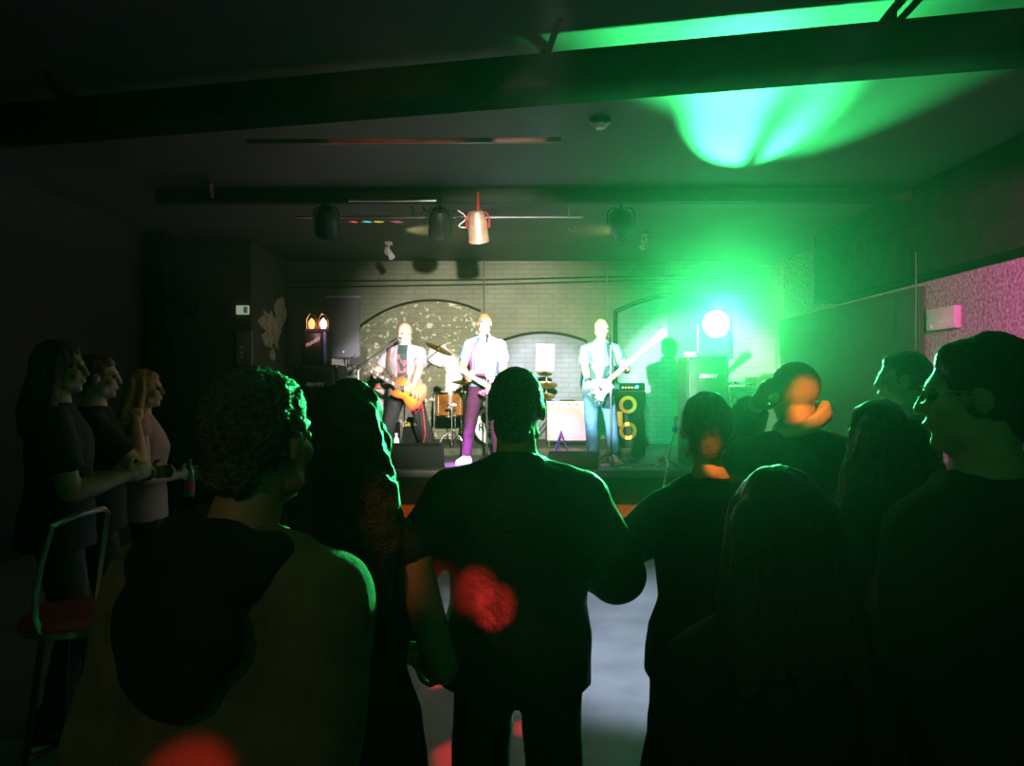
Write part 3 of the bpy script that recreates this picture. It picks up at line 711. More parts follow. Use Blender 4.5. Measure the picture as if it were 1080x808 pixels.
# green lamp
gz = SZ+1.28
GL = P(755, 342, 9.15)
t = thing('flood_lamp', 'dazzling green flood lamp on top of the right bass bin', 'stage light', (GL.x, GL.y, gz))
MB().lathe([(.01, .17), (.10, .16), (.165, .07), (.185, .0), (.185, -.02), (.167, -.02), (.167, -.005)], face(GL, 0) @ Matrix.Rotation(PI, 4, 'X')).obj('housing', M['black'], t)
MB().ell(GL+Vector((0, -.006, 0)), (.165, .02, .165)).obj('lens', M['glow_green'], t)
yk = MB()
for sg in (-1, 1): yk.tube([GL+Vector((sg*.20, .06, 0)), Vector((GL.x+sg*.20, GL.y+.06, gz+.06)), Vector((GL.x+sg*.09, GL.y+.06, gz+.012)), Vector((GL.x, GL.y+.06, gz+.012))], .010)
yk.obj('yoke', M['steel'], t)
MB().cyl(GL+Vector((-.0165, -.27, -.175)), GL+Vector((-.0165, -.27, .175)), .0035).cyl(GL+Vector((-.0165, -.02, .172)), GL+Vector((-.0165, -.27, .172)), .005).cyl(GL+Vector((-.0165, -.02, -.172)), GL+Vector((-.0165, -.27, -.172)), .005).obj('guard', M['black'], t)  # bar added before the lens so its shadow splits the ceiling beam
o = MB().box((gx-.17, 9.2, gz+.031), (.12, .12, .06), None, .008).obj('cable_box', M['white']); tag(o, 'small white box lying on the right bass bin beside the green lamp', 'box')
# twin flame lamp on a small speaker
bz = SZ+1.18
p = P(331, 360, 8.95)
t = thing('small_loudspeaker', 'small black speaker with a slanted pale logo on the left bass bin', 'loudspeaker', (p.x, 9.1, bz))
sh = P(0, 349, 8.95).z-bz
MB().box((p.x, 9.1, bz+sh/2), (.29, .28, sh), None, .012).obj('cabinet', M['black_tolex'], t)
MB().box((p.x+.13, 8.955, bz+sh/2-.0), (.035, .02, sh-.02), None, .004).obj('trim_strip', mat('blue_trim_strip', (.10, .14, .42), .5), t)
MB().box((p.x-.02, 8.955, bz+sh/2), (.22, .014, sh-.05), None, .004).obj('grille', M['black'], t)
logo('PEAVEY', (p.x-.01, 8.943, bz+sh*.66), .055, M['grille'] if 0 else M['white'], t, .2, 0, R(28), .002)
tz = bz+sh
t = thing('twin_lamp', 'twin lamp with glowing pink and amber bulbs on the small speaker', 'lamp', (p.x, 9.08, tz))
MB().box((p.x, 9.08, tz+.016), (.27, .12, .03), None, .006).obj('base', M['brown_hair'], t)
for k, (dx, mm) in enumerate(((-.055, 'glow_amber'), (.085, 'glow_pink'))):
    c = Vector((p.x+dx, 9.06, tz+.095))
    MB().lathe([(.025, -.066), (.036, -.03), (.04, 0), (.034, .03), (.018, .05), (.004, .066)], Matrix.Translation(c), 20).obj('bulb', M['glow_pink'] if k else M['glow_amber'], t)
    MB().tube([c+Vector((-.055, .0, -.07)), c+Vector((-.06, 0, .05)), c+Vector((-.02, 0, .115)), c+Vector((.03, 0, .10)), c+Vector((.06, 0, .03)), c+Vector((.055, 0, -.07))], .006).obj('guard', M['brass'], t)
MB().ell((p.x-.055, 9.045, tz+.09), (.022, .022, .035)).obj('filament', M['glow_pink'], t)
# PA top on a pole, left
PD = 9.75; p = P(362, 345, PD)
t = thing('pa_loudspeaker', 'tall grey fronted loudspeaker on a stand at the left of the stage', 'loudspeaker', (p.x, PD+.2, 1.2), 0)
hh = .80; wz = p.z
MB().prism([(-.22, 0), (.22, 0), (.15, .36), (-.15, .36)], wz-hh/2, wz+hh/2, Matrix.Translation((p.x, PD, 0)), .01).obj('cabinet', mat('grey_cabinet_coat', (.07, .07, .08), .6, var=.2, scale=50, bump=.3), t)
MB().box((p.x, PD-.005, wz), (.425, .025, hh-.03), None, .006).obj('grille', M['grille'], t)
MB().box((p.x, PD, wz+hh/2-.012), (.44, .04, .026), None, .006).obj('top_edge', mat('mauve_edge', (.26, .2, .3), .5), t)
MB().ell((p.x, PD-.02, wz-hh/2+.08), (.016, .006, .016)).obj('badge', M['steel'], t)
MB().lathe([(.002, 0), (.03, 0), (.03, .05), (.002, .05)], Matrix.Translation((p.x, PD+.16, wz-hh/2-.05))).obj('pole_cup', M['black'], t)
t = thing('speaker_stand', 'black tripod stand holding up the grey fronted loudspeaker', 'stand', (p.x, PD+.16, SZ))
MB().cyl((p.x, PD+.16, SZ+.12), (p.x, PD+.16, wz-hh/2-.055), .0175).obj('pole', M['black'], t)
MB().cyl((p.x, PD+.16, SZ+.5), (p.x, PD+.16, SZ+.6), .03).obj('collar', M['black'], t)
for k in range(3):
    a = 2*PI*k/3+.5; MB().tube([(p.x, PD+.16, SZ+.55), (p.x+.3*math.cos(a), PD+.16+.3*math.sin(a), SZ+.012)], .011).obj('leg', M['black'], t)

# ------------------------------------------------------------------ amplifiers
def combo(label, cx, y, w, h, z, tilt, grillem, panelm, stripe=False, leg=.12):
    t = thing('guitar_amplifier', label, 'amplifier', (cx, y, z), 0, 'guitar combos at the back of the stage')
    T = Matrix.Translation((cx, y, z+leg)) @ Matrix.Rotation(tilt, 4, 'X')
    def bx(c, sz, bev=.01):
        m_ = MB(); m_.box((0, 0, 0), sz, None, bev); bmesh.ops.transform(m_.bm, matrix=T @ Matrix.Translation(c), verts=m_.bm.verts); return m_
    bx((0, 0, h/2), (w, .26, h), .018).obj('cabinet', M['pink_cloth'] if not stripe else M['grey_shirt'], t)
    bx((0, -.128, (h-.09)/2+.012), (w-.03, .02, h-.11), .004).obj('grille', grillem, t)
    bx((0, -.130, h-.052), (w-.03, .022, .062), .004).obj('control_panel', panelm, t)
    for k in range(9):
        c = T @ Vector((-w/2+.07+k*(w-.14)/8, -.141, h-.052)); n = (T.to_3x3() @ Vector((0, -1, 0)))
        MB().cyl(c, c+n*.018, .011, .009, 12).obj('knob', M['white'] if k % 2 else M['black'], t)
    hd = MB(); hd.tube([T @ Vector((-.11, 0, h)), T @ Vector((-.09, 0, h+.03)), T @ Vector((.09, 0, h+.03)), T @ Vector((.11, 0, h))], .009); hd.obj('handle', M['black'], t)
    if stripe: bx((.06, -.141, h-.17), (w*.66, .004, .045), .001).obj('label_strip', M['paper'], t)
    for sx in (-1, 1):
        a = T @ Vector((sx*(w/2-.03), -.09, .02)); b = T @ Vector((sx*(w/2-.03), .09, .02))
        MB().tube([a, (a.x, a.y-.03, z+.006)], .011).obj('foot', M['steel'], t); MB().tube([b, (b.x, b.y+.02, z+.006)], .011).obj('foot', M['steel'], t)
    return t
ax = P(396, 0, 10.55).x
o = MB().box((ax, 10.6, RZ+.16), (.62, .36, .32), None, .012).obj('equipment_crate', M['black_tolex']); tag(o, 'black crate under the left guitar amplifier', 'crate')
combo('pink fronted guitar amplifier with red control panel behind the bald guitarist', ax, 10.6, .60, .52, RZ+.32, R(-4), M['pink_cloth'], M['red_panel'], True, .025)
combo('tilted pale guitar amplifier beside the bass player', P(600, 0, 10.15).x, 10.3, .58, .54, RZ, R(-11), mat('white_amp_grille', (.50, .44, .48), .8, var=.05, scale=120, bump=.2, bscale=220), M['cream_panel'], False, .075)
# inverted V guitar stand before the pale amp
c = P(592, 0, 9.75).x
t = thing('guitar_stand', 'purple A shaped guitar stand before the tilted pale amplifier', 'stand', (c, 9.75, SZ))
pm = mat('violet_tube', (.10, .06, .42), .35, .4)
for sg in (-1, 1): MB().tube([(c, 9.8, SZ+.35), (c+sg*.11, 9.7, SZ+.02), (c+sg*.115, 9.68, SZ+.008)], .009).obj('leg', pm, t)
MB().tube([(c, 9.8, SZ+.35), (c-.02, 9.9, SZ+.15), (c-.02, 9.95, SZ+.012)], .009).obj('rear_leg', pm, t)
MB().box((c-.04, 9.66, SZ+.045), (.035, .05, .08), None, .006).obj('cradle_pad', M['white'], t)
# bass rig
bx_ = P(663, 0, 10.2).x; by = 10.2
t = thing('bass_cabinet', 'black bass cabinet with two orange ringed speakers behind the bass player', 'loudspeaker', (bx_, by+.2, SZ))
bw, bh = .46, .86; z0 = SZ+.0
MB().box((bx_, by+.2, z0+bh/2), (bw, .4, bh), None, .014).obj('cabinet', M['black_tolex'], t)
for zz in (P(0, 427, by).z, P(0, 454.5, by).z):
    cc = Vector((bx_-.01, by-.005, zz))
    cone = MB().lathe([(.002, -.01), (.05, -.008), (.062, .005), (.068, .012)], face(cc), 28).obj('speaker_cone', M['black'], t)
    MB().lathe([(.070, .012), (.10, .022), (.117, .02), (.12, .004), (.07, .0)], face(cc), 32).obj('speaker_ring', M['rim_amber'], cone)
hc_ = P(653.5, 442, by)
hp = MB().box((hc_.x, by-.008, hc_.z), (.075, .016, .20), None, .006).obj('horn_plate', M['yellow'], t)
for k in range(6): MB().box((hc_.x, by-.02, hc_.z-.08+k*.032), (.06, .012, .008)).obj('horn_louvre', M['brass'], hp)
hz = z0+bh
t = thing('bass_amplifier_head', 'bass amplifier head with a blue light on the bass cabinet', 'amplifier', (bx_, by+.2, hz))
MB().box((bx_, by+.2, hz+.058), (.45, .36, .11), None, .008).obj('casing', M['black'], t)
MB().box((bx_, by+.017, hz+.058), (.43, .012, .085), None, .003).obj('front_panel', M['black_tolex'], t)
MB().box((bx_-.15, by+.008, hz+.06), (.05, .01, .07), None, .003).obj('switch_plate', M['yellow'], t)
for k in range(5): MB().cyl((bx_-.08+k*.042, by+.012, hz+.05), (bx_-.08+k*.042, by-.01, hz+.05), .013).obj('knob', M['glow_led'] if k in (1, 2, 3) else M['white'], t)
MB().ell((bx_+.115, by+.006, hz+.058), (.024, .012, .024)).obj('indicator_light', M['glow_blue'], t)
# rack cases at the right
rx = P(786, 0, 9.75).x
def rack_case(label, z, h, w=.43, dy=0.0, dx=0.0):
    y = 9.75+dy; t = thing('rack_case', label, 'case', (rx+dx, y+.22, z), 0, 'flight cases right of the green lamp'); X = rx+dx
    MB().box((X, y+.22, z+h/2), (w, .42, h), None, .006).obj('case_shell', M['case'], t)
    for zz in (z+.014, z+h-.014): MB().box((X, y+.005, zz), (w+.012, .03, .028), None, .005).obj('edge_rail', M['alu'], t)
    for sx in (-1, 1): MB().box((X+sx*(w/2-.01), y+.005, z+h/2), (.026, .03, h), None, .005).obj('edge_post', M['alu'], t)
    pn = MB().box((X-.02, y+.002, z+h/2), (w*.62, .012, h*.62), None, .003).obj('rack_panel', M['black'], t)
    MB().box((X-.03, y-.008, z+h*.55), (w*.40, .014, .022), None, .004).obj('pull_handle', M['white'], pn)
    for k in range(4): MB().cyl((X+.09+.0*k, y+.0, z+h*.25+k*h*.14), (X+.09, y-.016, z+h*.25+k*h*.14), .009).obj('knob', M['cream_panel'], pn)
    for sx in (-1, 1): MB().box((X+sx*(w/2-.055), y-.004, z+h*.5), (.05, .014, .05), None, .004).obj('latch', M['steel'], t)
    return t
zt = P(0, 436, 9.75).z
rack_case('lower flight case in the stack right of the green lamp', SZ, .47)
rack_case('middle flight case in the stack right of the green lamp', SZ+.475, zt-SZ-.475)
rack_case('topmost flight case in the stack right of the green lamp', zt+.004, P(0, 408, 9.75).z-zt)
tz = P(0, 408, 9.75).z+.008
cb = MB()
for k in range(4): cb.tube([(rx-.19+.36*i/18, 9.85+.05*math.sin(i*.8+k), tz+.012+.045*abs(math.sin(i*.35+k*1.1))) for i in range(19)], .009, 6)
tag(cb.obj('cable_coil', M['cable_white']), 'loose coil of pale cable on top of the flight cases', 'cable')
# floor monitors
def wedge(label, cx, y, w, h, ry=0.0):
    t = thing('stage_monitor', label, 'loudspeaker', (cx, y, SZ), ry, 'wedge monitors along the stage edge')
    T = Matrix.Translation((cx, y, SZ)) @ Matrix.Rotation(ry, 4, 'Z') @ Matrix.Rotation(R(90), 4, 'Y') @ Matrix.Rotation(R(90), 4, 'Z')
    prof = [(-.22, .0), (.22, .0), (.20, .10), (-.02, h), (-.16, h-.03)]
    MB().prism(prof, -w/2, w/2, T, .0).obj('cabinet', M['black_tolex'], t)
    g = MB().prism([(.19, .105), (-.015, h+.006), (-.022, h-.002), (.18, .098)], -w/2+.03, w/2-.03, T).obj('grille', M['black'], t, smooth=0)
    for sg in (-1, 1):
        MB().box((T @ Vector((-.02, h*.45, sg*(w/2+.004)))), (.012, .10, .04), Matrix.Rotation(ry, 3, 'Z'), .003).obj('side_handle', M['black'], t)
    return t
wedge('black wedge monitor at the bald guitarist\'s feet', P(439, 0, 8.75).x, 8.75, .60, .27, R(12))
wedge('black wedge monitor before the pale amplifier, half behind the man in black', P(605, 0, 8.62).x, 8.66, .56, .18, R(-6))
# gig-bag case, bottle and boxes behind the guitarist
p = P(434, 447, 10.0)
t = thing('guitar_case', 'dark upright case with a pale script mark behind the bald guitarist\'s legs', 'case', (p.x, 10.05, SZ))
MB().prism([(-.13, 0), (.13, 0), (.14, .18), (.10, .40), (.05, .52), (-.05, .52), (-.10, .40), (-.14, .18)], 0, .12, face((p.x, 10.09, SZ)), .02).obj('case_shell', M['black_tolex'], t)
text('script_mark', 'Gibson', .085, face((p.x+.0, 9.966, p.z)) @ Matrix.Rotation(R(4), 4, 'Z'), M['brass'], t, .002, .3, .001)
MB().tube([(p.x-.14, 9.98, SZ+.17), (p.x-.15, 9.97, SZ+.24), (p.x-.13, 9.98, SZ+.31)], .008).obj('handle', M['black'], t)
p = P(418, 447, 9.95)
t = thing('water_bottle', 'clear pale water bottle standing between the bald guitarist\'s legs', 'bottle', (p.x, 9.95, SZ))
MB().lathe([(.002, 0), (.04, 0), (.042, .02), (.042, .20), (.036, .235), (.016, .27), (.016, .285), (.002, .285)], Matrix.Translation((p.x, 9.95, SZ)), 20).obj('bottle_body', M['cream_panel'], t)
MB().lathe([(.002, .284), (.018, .284), (.018, .31), (.002, .31)], Matrix.Translation((p.x, 9.95, SZ)), 16).obj('cap', M['white'], t)
MB().lathe([(.0435, .07), (.0435, .16)], Matrix.Translation((p.x, 9.95, SZ)), 20).obj('bottle_label', M['paper'], t)
o = MB().box((P(420, 0, 9.8).x, 9.78, SZ+.03), (.13, .09, .055), None, .008).obj('effects_pedal', M['cream_panel']); tag(o, 'pale effects pedal on the floor near the bald guitarist\'s left foot', 'pedal')
p = P(437, 461, 9.8)
t = thing('stage_plug_box', 'small white plug box with cables beside the dark case', 'box', (p.x, 9.72, SZ))
MB().box((p.x, 9.72, SZ+.03), (.10, .07, .055), None, .008).obj('box_body', M['white'], t); MB().tube([(p.x+.05, 9.72, SZ+.04), (p.x+.09, 9.7, SZ+.05), (p.x+.10, 9.68, SZ+.10)], .008).obj('plug_lead', M['black'], t)
# stage-front clutter: pedals, set list, cable
def pedal(label, px, py, d, m, sz=(.12, .075, .05)):
    p = P(px, py, d); t = thing('effects_pedal', label, 'pedal', (p.x, d, SZ), 0, 'effects pedals on the stage')
    MB().box((p.x, d, SZ+sz[2]/2), sz, None, .008).obj('pedal_body', m, t); MB().cyl((p.x, d-.01, SZ+sz[2]), (p.x, d-.01, SZ+sz[2]+.012), .012).obj('foot_switch', M['chrome'], t)
    for sx in (-1, 1): MB().cyl((p.x+sx*.03, d+.02, SZ+sz[2]), (p.x+sx*.03, d+.02, SZ+sz[2]+.012), .008).obj('knob', M['black'], t)
pedal('blue effects pedal right of the bass player\'s feet', 666, 0, 9.28, M['blue_cloth'])
pedal('pink effects pedal at the stage edge below the bass player', 638, 0, 8.72, M['canvas_shoe'], (.10, .08, .04))
pedal('small yellow effects pedal right of the bass cabinet', 697, 0, 9.3, M['yellow'], (.07, .11, .05))
p = P(660, 0, 8.62); o = MB().box((p.x, 8.60, SZ+.004), (.12, .10, .006), Matrix.Rotation(R(6), 3, 'Z')).obj('set_list', M['paper'], smooth=0); tag(o, 'white sheet of paper lying on the stage edge', 'paper')
pts = []
for i in range(40):
    t_ = i/39; x = P(646+46*t_, 0, 8.85).x; pts.append((x, 8.80+.10*math.sin(t_*7)+.08*t_, SZ+.010))
tag(MB().tube(pts, .009, 6).obj('floor_cable', M['cable_white']), 'pale cable snaking along the stage edge towards the low mic stand', 'cable')
# wall sheet above the cymbals
p = P(575, 377, Y1-.04)
o = MB().box((p.x, Y1-.045, p.z), (.29, .012, .42), Matrix.Rotation(R(1), 3, 'Y')).obj('paper_sign', M['paper'], smooth=0); tag(o, 'blank white paper sheet on the back wall above the stacked cymbals', 'poster')

# ------------------------------------------------------------------ microphones on stands
def mic_stand(label, base, top, mic_from=None, boom=None, m='black', micm='black'):
    """base on stage, vertical pole to top; boom = (tail, head)"""
    b = Vector(base); t = thing('microphone_stand', label, 'microphone stand', b, 0, 'microphone stands on the stage'); tp = Vector(top)
    for k in range(3):
        a = 2*PI*k/3+PI/6; MB().tube([b+Vector((0, 0, .16)), b+Vector((.22*math.cos(a), .22*math.sin(a), .01))], .008).obj('leg', M[m], t)
    MB().cyl(b+Vector((0, 0, .10)), (b.x, b.y, (b.z+tp.z)/2+.1), .0135).obj('lower_tube', M[m], t)
    MB().cyl((b.x, b.y, (b.z+tp.z)/2), tp, .0085).obj('upper_tube', M['steel'], t)
    MB().cyl((b.x, b.y, (b.z+tp.z)/2+.07), (b.x, b.y, (b.z+tp.z)/2+.13), .02).obj('clutch', M['black'], t)
    head = tp
    if boom:
        MB().tube([Vector(boom[0]), Vector(boom[1])], .0075).obj('boom', M[m], t); MB().ell(tp, .022).obj('boom_joint', M['black'], t); head = Vector(boom[1])
        dv = (Vector(boom[1])-Vector(boom[0])).normalized()
    else: dv = Vector((0, .75, .55)).normalized()
    mc = MB().cap(head, head+dv*.15, .011, .016, 12).obj('microphone', M[micm], t)
    MB().ell(head+dv*.17, .026).obj('mic_grille', M['steel'] if micm != 'black' else M['black'], mc)
    return t
mic_stand('boom microphone stand left of the bald guitarist', (P(378, 0, 8.72).x, 8.72, SZ), P(378, 388, 8.72), boom=(P(364, 396, 8.70), P(405, 368, 8.86)))
mic_stand('straight microphone stand in front of the singer in blue', (P(513.5, 0, 8.60).x, 8.60, SZ), P(513.5, 362, 8.60))
mic_stand('straight microphone stand in front of the bass player', (P(644.5, 0, 8.95).x, 8.95, SZ), P(644, 364, 8.95))
# low boom stand by the right edge
b = Vector((P(705, 0, 8.55).x, 8.60, SZ)); p2 = P(712, 452, 8.6)
t = thing('low_microphone_stand', 'short leaning microphone stand with blue tape at the stage edge', 'microphone stand', b)
for k in range(3):
    a = 2*PI*k/3+.3; MB().tube([b+Vector((0, 0, .09)), b+Vector((.13*math.cos(a), .13*math.sin(a), .012))], .009).obj('leg', M['steel'], t)
MB().tube([b+Vector((0, 0, .08)), p2], .008).obj('pole', M['chrome'], t); MB().ell(p2, (.035, .03, .05)).obj('tape_wrap', M['blue_cloth'], t)
MB().tube([p2+Vector((-.03, -.02, -.03)), p2+Vector((.03, -.03, -.07)), p2+Vector((.10, -.02, -.05))], .008).obj('cross_arm', M['chrome'], t)
MB().cap(p2+Vector((0, .0, .04)), p2+Vector((.02, .03, .12)), .014, .022, 12).obj('microphone', M['black'], t)
o = MB().tube([P(702, 482, 8.5)+Vector((.02*math.sin(i*.7), -.0, 0))+Vector((-.012*i, -.0, 0)) if 0 else Vector((P(703-.35*i, 0, 8.25).x, 8.255-.001*i, SZ+.02-.02*i)) for i in range(14)], .012, 6).obj('hanging_cable', M['cable_white']); tag(o, 'pale cable hanging over the stage edge below the low mic stand', 'cable')

# ------------------------------------------------------------------ drum kit
def drum(name, label, c, r, h, shellm, axis=(0, 0, 1), headm='drum_head', lugs=8, legs=None, group=None):
    c = Vector(c); t = thing(name, label, 'drum', (c.x, c.y, RZ), 0, group)
    T = Matrix.Translation(c) @ Vector(axis).to_track_quat('Z', 'Y').to_matrix().to_4x4()
    MB().lathe([(r, -h/2), (r, h/2)], T, 36).obj('shell', M[shellm], t)
    MB().lathe([(.002, h/2+.004), (r*.96, h/2+.004), (r*1.0, h/2-.004)], T, 36).obj('batter_head', M[headm], t)
    MB().lathe([(.002, -h/2-.004), (r*.96, -h/2-.004), (r*1.0, -h/2+.004)], T, 36).obj('resonant_head', M['drum_head'], t)
    for sg in (-1, 1): MB().lathe([(r*1.0, sg*(h/2-.02)), (r*1.045, sg*(h/2-.02)), (r*1.045, sg*(h/2+.008)), (r*1.0, sg*(h/2+.008))], T, 36).obj('hoop', M['chrome'] if name != 'bass_drum' else M['black'], t)
    for k in range(lugs):
        a = 2*PI*k/lugs; MB().cyl(T @ Vector((r*1.02*math.cos(a), r*1.02*math.sin(a), -h*.36)), T @ Vector((r*1.02*math.cos(a), r*1.02*math.sin(a), h*.36)), .008).obj('lug', M['chrome'], t)
    return t, T
fx = P(473, 0, 10.5).x
t, T = drum('floor_tom', 'amber burst floor tom with a white head left of the singer', (fx, 10.80, P(0, 427, 10.6).z), .215, .33, 'drum_burst')
for k in range(3):
    a = 2*PI*k/3+.9; q = Vector((fx+.235*math.cos(a), 10.80+.235*math.sin(a), 0)); MB().cyl((q.x, q.y, RZ+.005), (q.x, q.y, P(0, 424, 10.5).z), .009).obj('leg', M['chrome'], t)
t, T = drum('snare_drum', 'shallow chrome snare drum beside the amber floor tom', (P(497, 0, 10.55).x, 11.35, P(0, 424, 10.9).z), .18, .14, 'chrome')
for k in range(3):
    a = 2*PI*k/3+.4; MB().tube([T @ Vector((.10*math.cos(a), .10*math.sin(a), -.075)), (T.translation.x+.2*math.cos(a), T.translation.y+.2*math.sin(a), RZ+.012)], .010).obj('leg', M['chrome'], t)
bxx = P(517, 0, 10.5).x
t, T = drum('bass_drum', 'bass drum with white logo head behind the singer\'s legs', (bxx+.05, 10.75, RZ+.285), .275, .40, 'drum_burst', (0, -1, 0))
Tf = face((bxx+.05, 10.75-.207, RZ+.285))
g = MB(); g.prism([(.062*math.cos(a*PI/12)-.12, .075*math.sin(a*PI/12)*1.0+.10) for a in range(24)], 0, .003, Tf); g.obj('printed_mark', M['rosewood'], t, smooth=0)
text('lettering', 'ROX', .15, Tf @ Matrix.Translation((-.06, -.03, .001)), M['navy_cloth'], t, .002, 0, .004)
g = MB().prism([(-.12, -.10), (.04, -.10), (.0, -.18), (-.05, -.2)], 0, .003, Tf); g.obj('printed_mark', M['rosewood'], t, smooth=0)
t, T = drum('rack_tom', 'amber rack tom mounted above the bass drum', (bxx-.06, 10.72, RZ+.78), .15, .22, 'drum_burst', (0, -.35, .94))
MB().tube([(bxx-.06, 10.83, RZ+.70), (bxx+.0, 10.80, RZ+.60), (bxx+.0, 10.80, RZ+.585)], .012).obj('mount_arm', M['chrome'], t)
def cymbal(label, c, r, nrm, base, m='brass', group='cymbals of the drum kit'):
    c = Vector(c); b = Vector(base); t = thing('cymbal', label, 'cymbal', b, 0, group)
    T = Matrix.Translation(c) @ Vector(nrm).to_track_quat('Z', 'Y').to_matrix().to_4x4()
    MB().lathe([(.004, .028), (.02, .026), (.035, .014), (.05, .008), (r*.6, .0), (r, -.014), (r, -.016), (r*.6, -.003), (.05, .005), (.004, .022)], T, 40).obj('cymbal_plate', M[m], t)
    MB().cyl(T @ Vector((0, 0, .02)), T @ Vector((0, 0, .055)), .012).obj('wing_nut', M['chrome'], t)
    MB().tube([T @ Vector((0, 0, .045)), T @ Vector((0, 0, -.05)), Vector((b.x, b.y, c.z-.20)), Vector((b.x, b.y, RZ+.12))], .010).obj('stand_tube', M['chrome'], t)
    for k in range(3):
        a = 2*PI*k/3+.5; MB().tube([b+Vector((0, 0, .30)), b+Vector((.13*math.cos(a), .13*math.sin(a), .12)), b+Vector((.19*math.cos(a), .19*math.sin(a), .012))], .010).obj('leg', M['chrome'], t)
    return t
q = P(463, 367, 10.35); cymbal('tilted brass crash cymbal left of the singer', q, .20, (.44, -.20, .87), (-1.28, 10.72, RZ))
q = P(489, 402, 10.22); t = cymbal('pair of hi-hat cymbals on a chrome stand left of the singer', q, .17, (.05, -.12, 1), (q.x+.0, 10.28, RZ))
MB().lathe([(.004, -.03), (.05, -.012), (.165, .008), (.165, .010), (.05, -.008)], Matrix.Translation(q+Vector((0, 0, -.03))), 36).obj('lower_cymbal', M['brass'], t)
stx, sty = P(577, 0, 11.0).x, 11.15
t = thing('cymbal_tree', 'tree of three stacked brass cymbals on one stand right of the kit', 'cymbals', (stx, sty, RZ))
MB().cyl((stx, sty, RZ+.12), (stx, sty, P(0, 390, 10.95).z), .011).obj('stand_tube', M['chrome'], t)
for k, (px, py, r) in enumerate(((575, 393, .11), (577, 405, .16), (576, 417, .14))):
    q = P(px, py, 10.95); q.y = sty-.05; T = Matrix.Translation(q) @ Vector((.03, -.34, .94)).to_track_quat('Z', 'Y').to_matrix().to_4x4()
    MB().lathe([(.004, .024), (.02, .022), (.035, .012), (.05, .007), (r*.6, .0), (r, -.012), (r, -.014), (r*.6, -.003), (.05, .004), (.004, .02)], T, 40).obj('cymbal_plate', M['brass'], t)
    MB().tube([q+Vector((0, 0, .03)), q+Vector((0, .0, -.03)), Vector((stx, sty, q.z-.05))], .007).obj('cymbal_arm', M['chrome'], t)
for k in range(3):
    a = 2*PI*k/3+.5; MB().tube([(stx, sty, RZ+.32), (stx+.26*math.cos(a), sty+.26*math.sin(a), RZ+.012)], .010).obj('leg', M['chrome'], t)
# hardware stand left of the bass drum, pair of sticks on the floor tom
q = Vector((P(476, 0, 9.95).x, 10.02, RZ)); t = thing('cymbal_stand', 'low chrome tripod stand in front of the floor tom', 'stand', q)
MB().cyl(q+Vector((0, 0, .05)), q+Vector((0, 0, .60)), .011).obj('tube', M['chrome'], t); MB().box(q+Vector((0, 0, .58)), (.14, .03, .03), None, .006).obj('clamp', M['chrome'], t)
for k in range(3):
    a = 2*PI*k/3+PI/6+PI/3; MB().tube([q+Vector((0, 0, .24)), q+Vector((.13*math.cos(a), .08*math.sin(a), .16)), q+Vector((.22*math.cos(a), .09*math.sin(a), .012))], .011).obj('leg', M['chrome'], t)
for k in range(2):
    zt_ = P(0, 427, 10.6).z+.165+.018
    o = MB().cap((fx-.12+.05*k, 10.70+.05*k, zt_), (fx+.2+.02*k, 10.76+.06*k, zt_+.0), .008, .005, 10).obj('drum_stick', M['wood']); tag(o, 'wooden drum stick lying on the amber floor tom', 'drum stick', 'pair of drum sticks on the floor tom')
# ------------------------------------------------------------------ guitars
def smooth_poly(pts, n=5):
    out = []; k = len(pts)
    for i in range(k):
        p0, p1, p2, p3 = [Vector(pts[(i+j) % k]) for j in (-1, 0, 1, 2)]
        for j in range(n):
            t = j/n
            q = .5*((2*p1)+(p2-p0)*t+(2*p0-5*p1+4*p2-p3)*t*t+(3*p1-p0-3*p2+p3)*t*t*t); out.append((q.x, q.y))
    return out
LP = [(-.205, 0), (-.195, .10), (-.135, .168), (-.05, .150), (.02, .112), (.09, .125), (.155, .118), (.19, .07), (.20, .03), (.195, -.028), (.150, -.05), (.165, -.09), (.175, -.115), (.14, -.132), (.08, -.13), (.02, -.112), (-.05, -.150), (-.135, -.168), (-.195, -.10)]
DC = [(-.20, 0), (-.19, .10), (-.13, .155), (-.05, .135), (.02, .115), (.10, .135), (.20, .150), (.255, .125), (.23, .095), (.15, .06), (.13, .0), (.14, -.055), (.17, -.09), (.195, -.12), (.16, -.138), (.08, -.125), (.01, -.115), (-.06, -.15), (-.14, -.165), (-.195, -.095)]
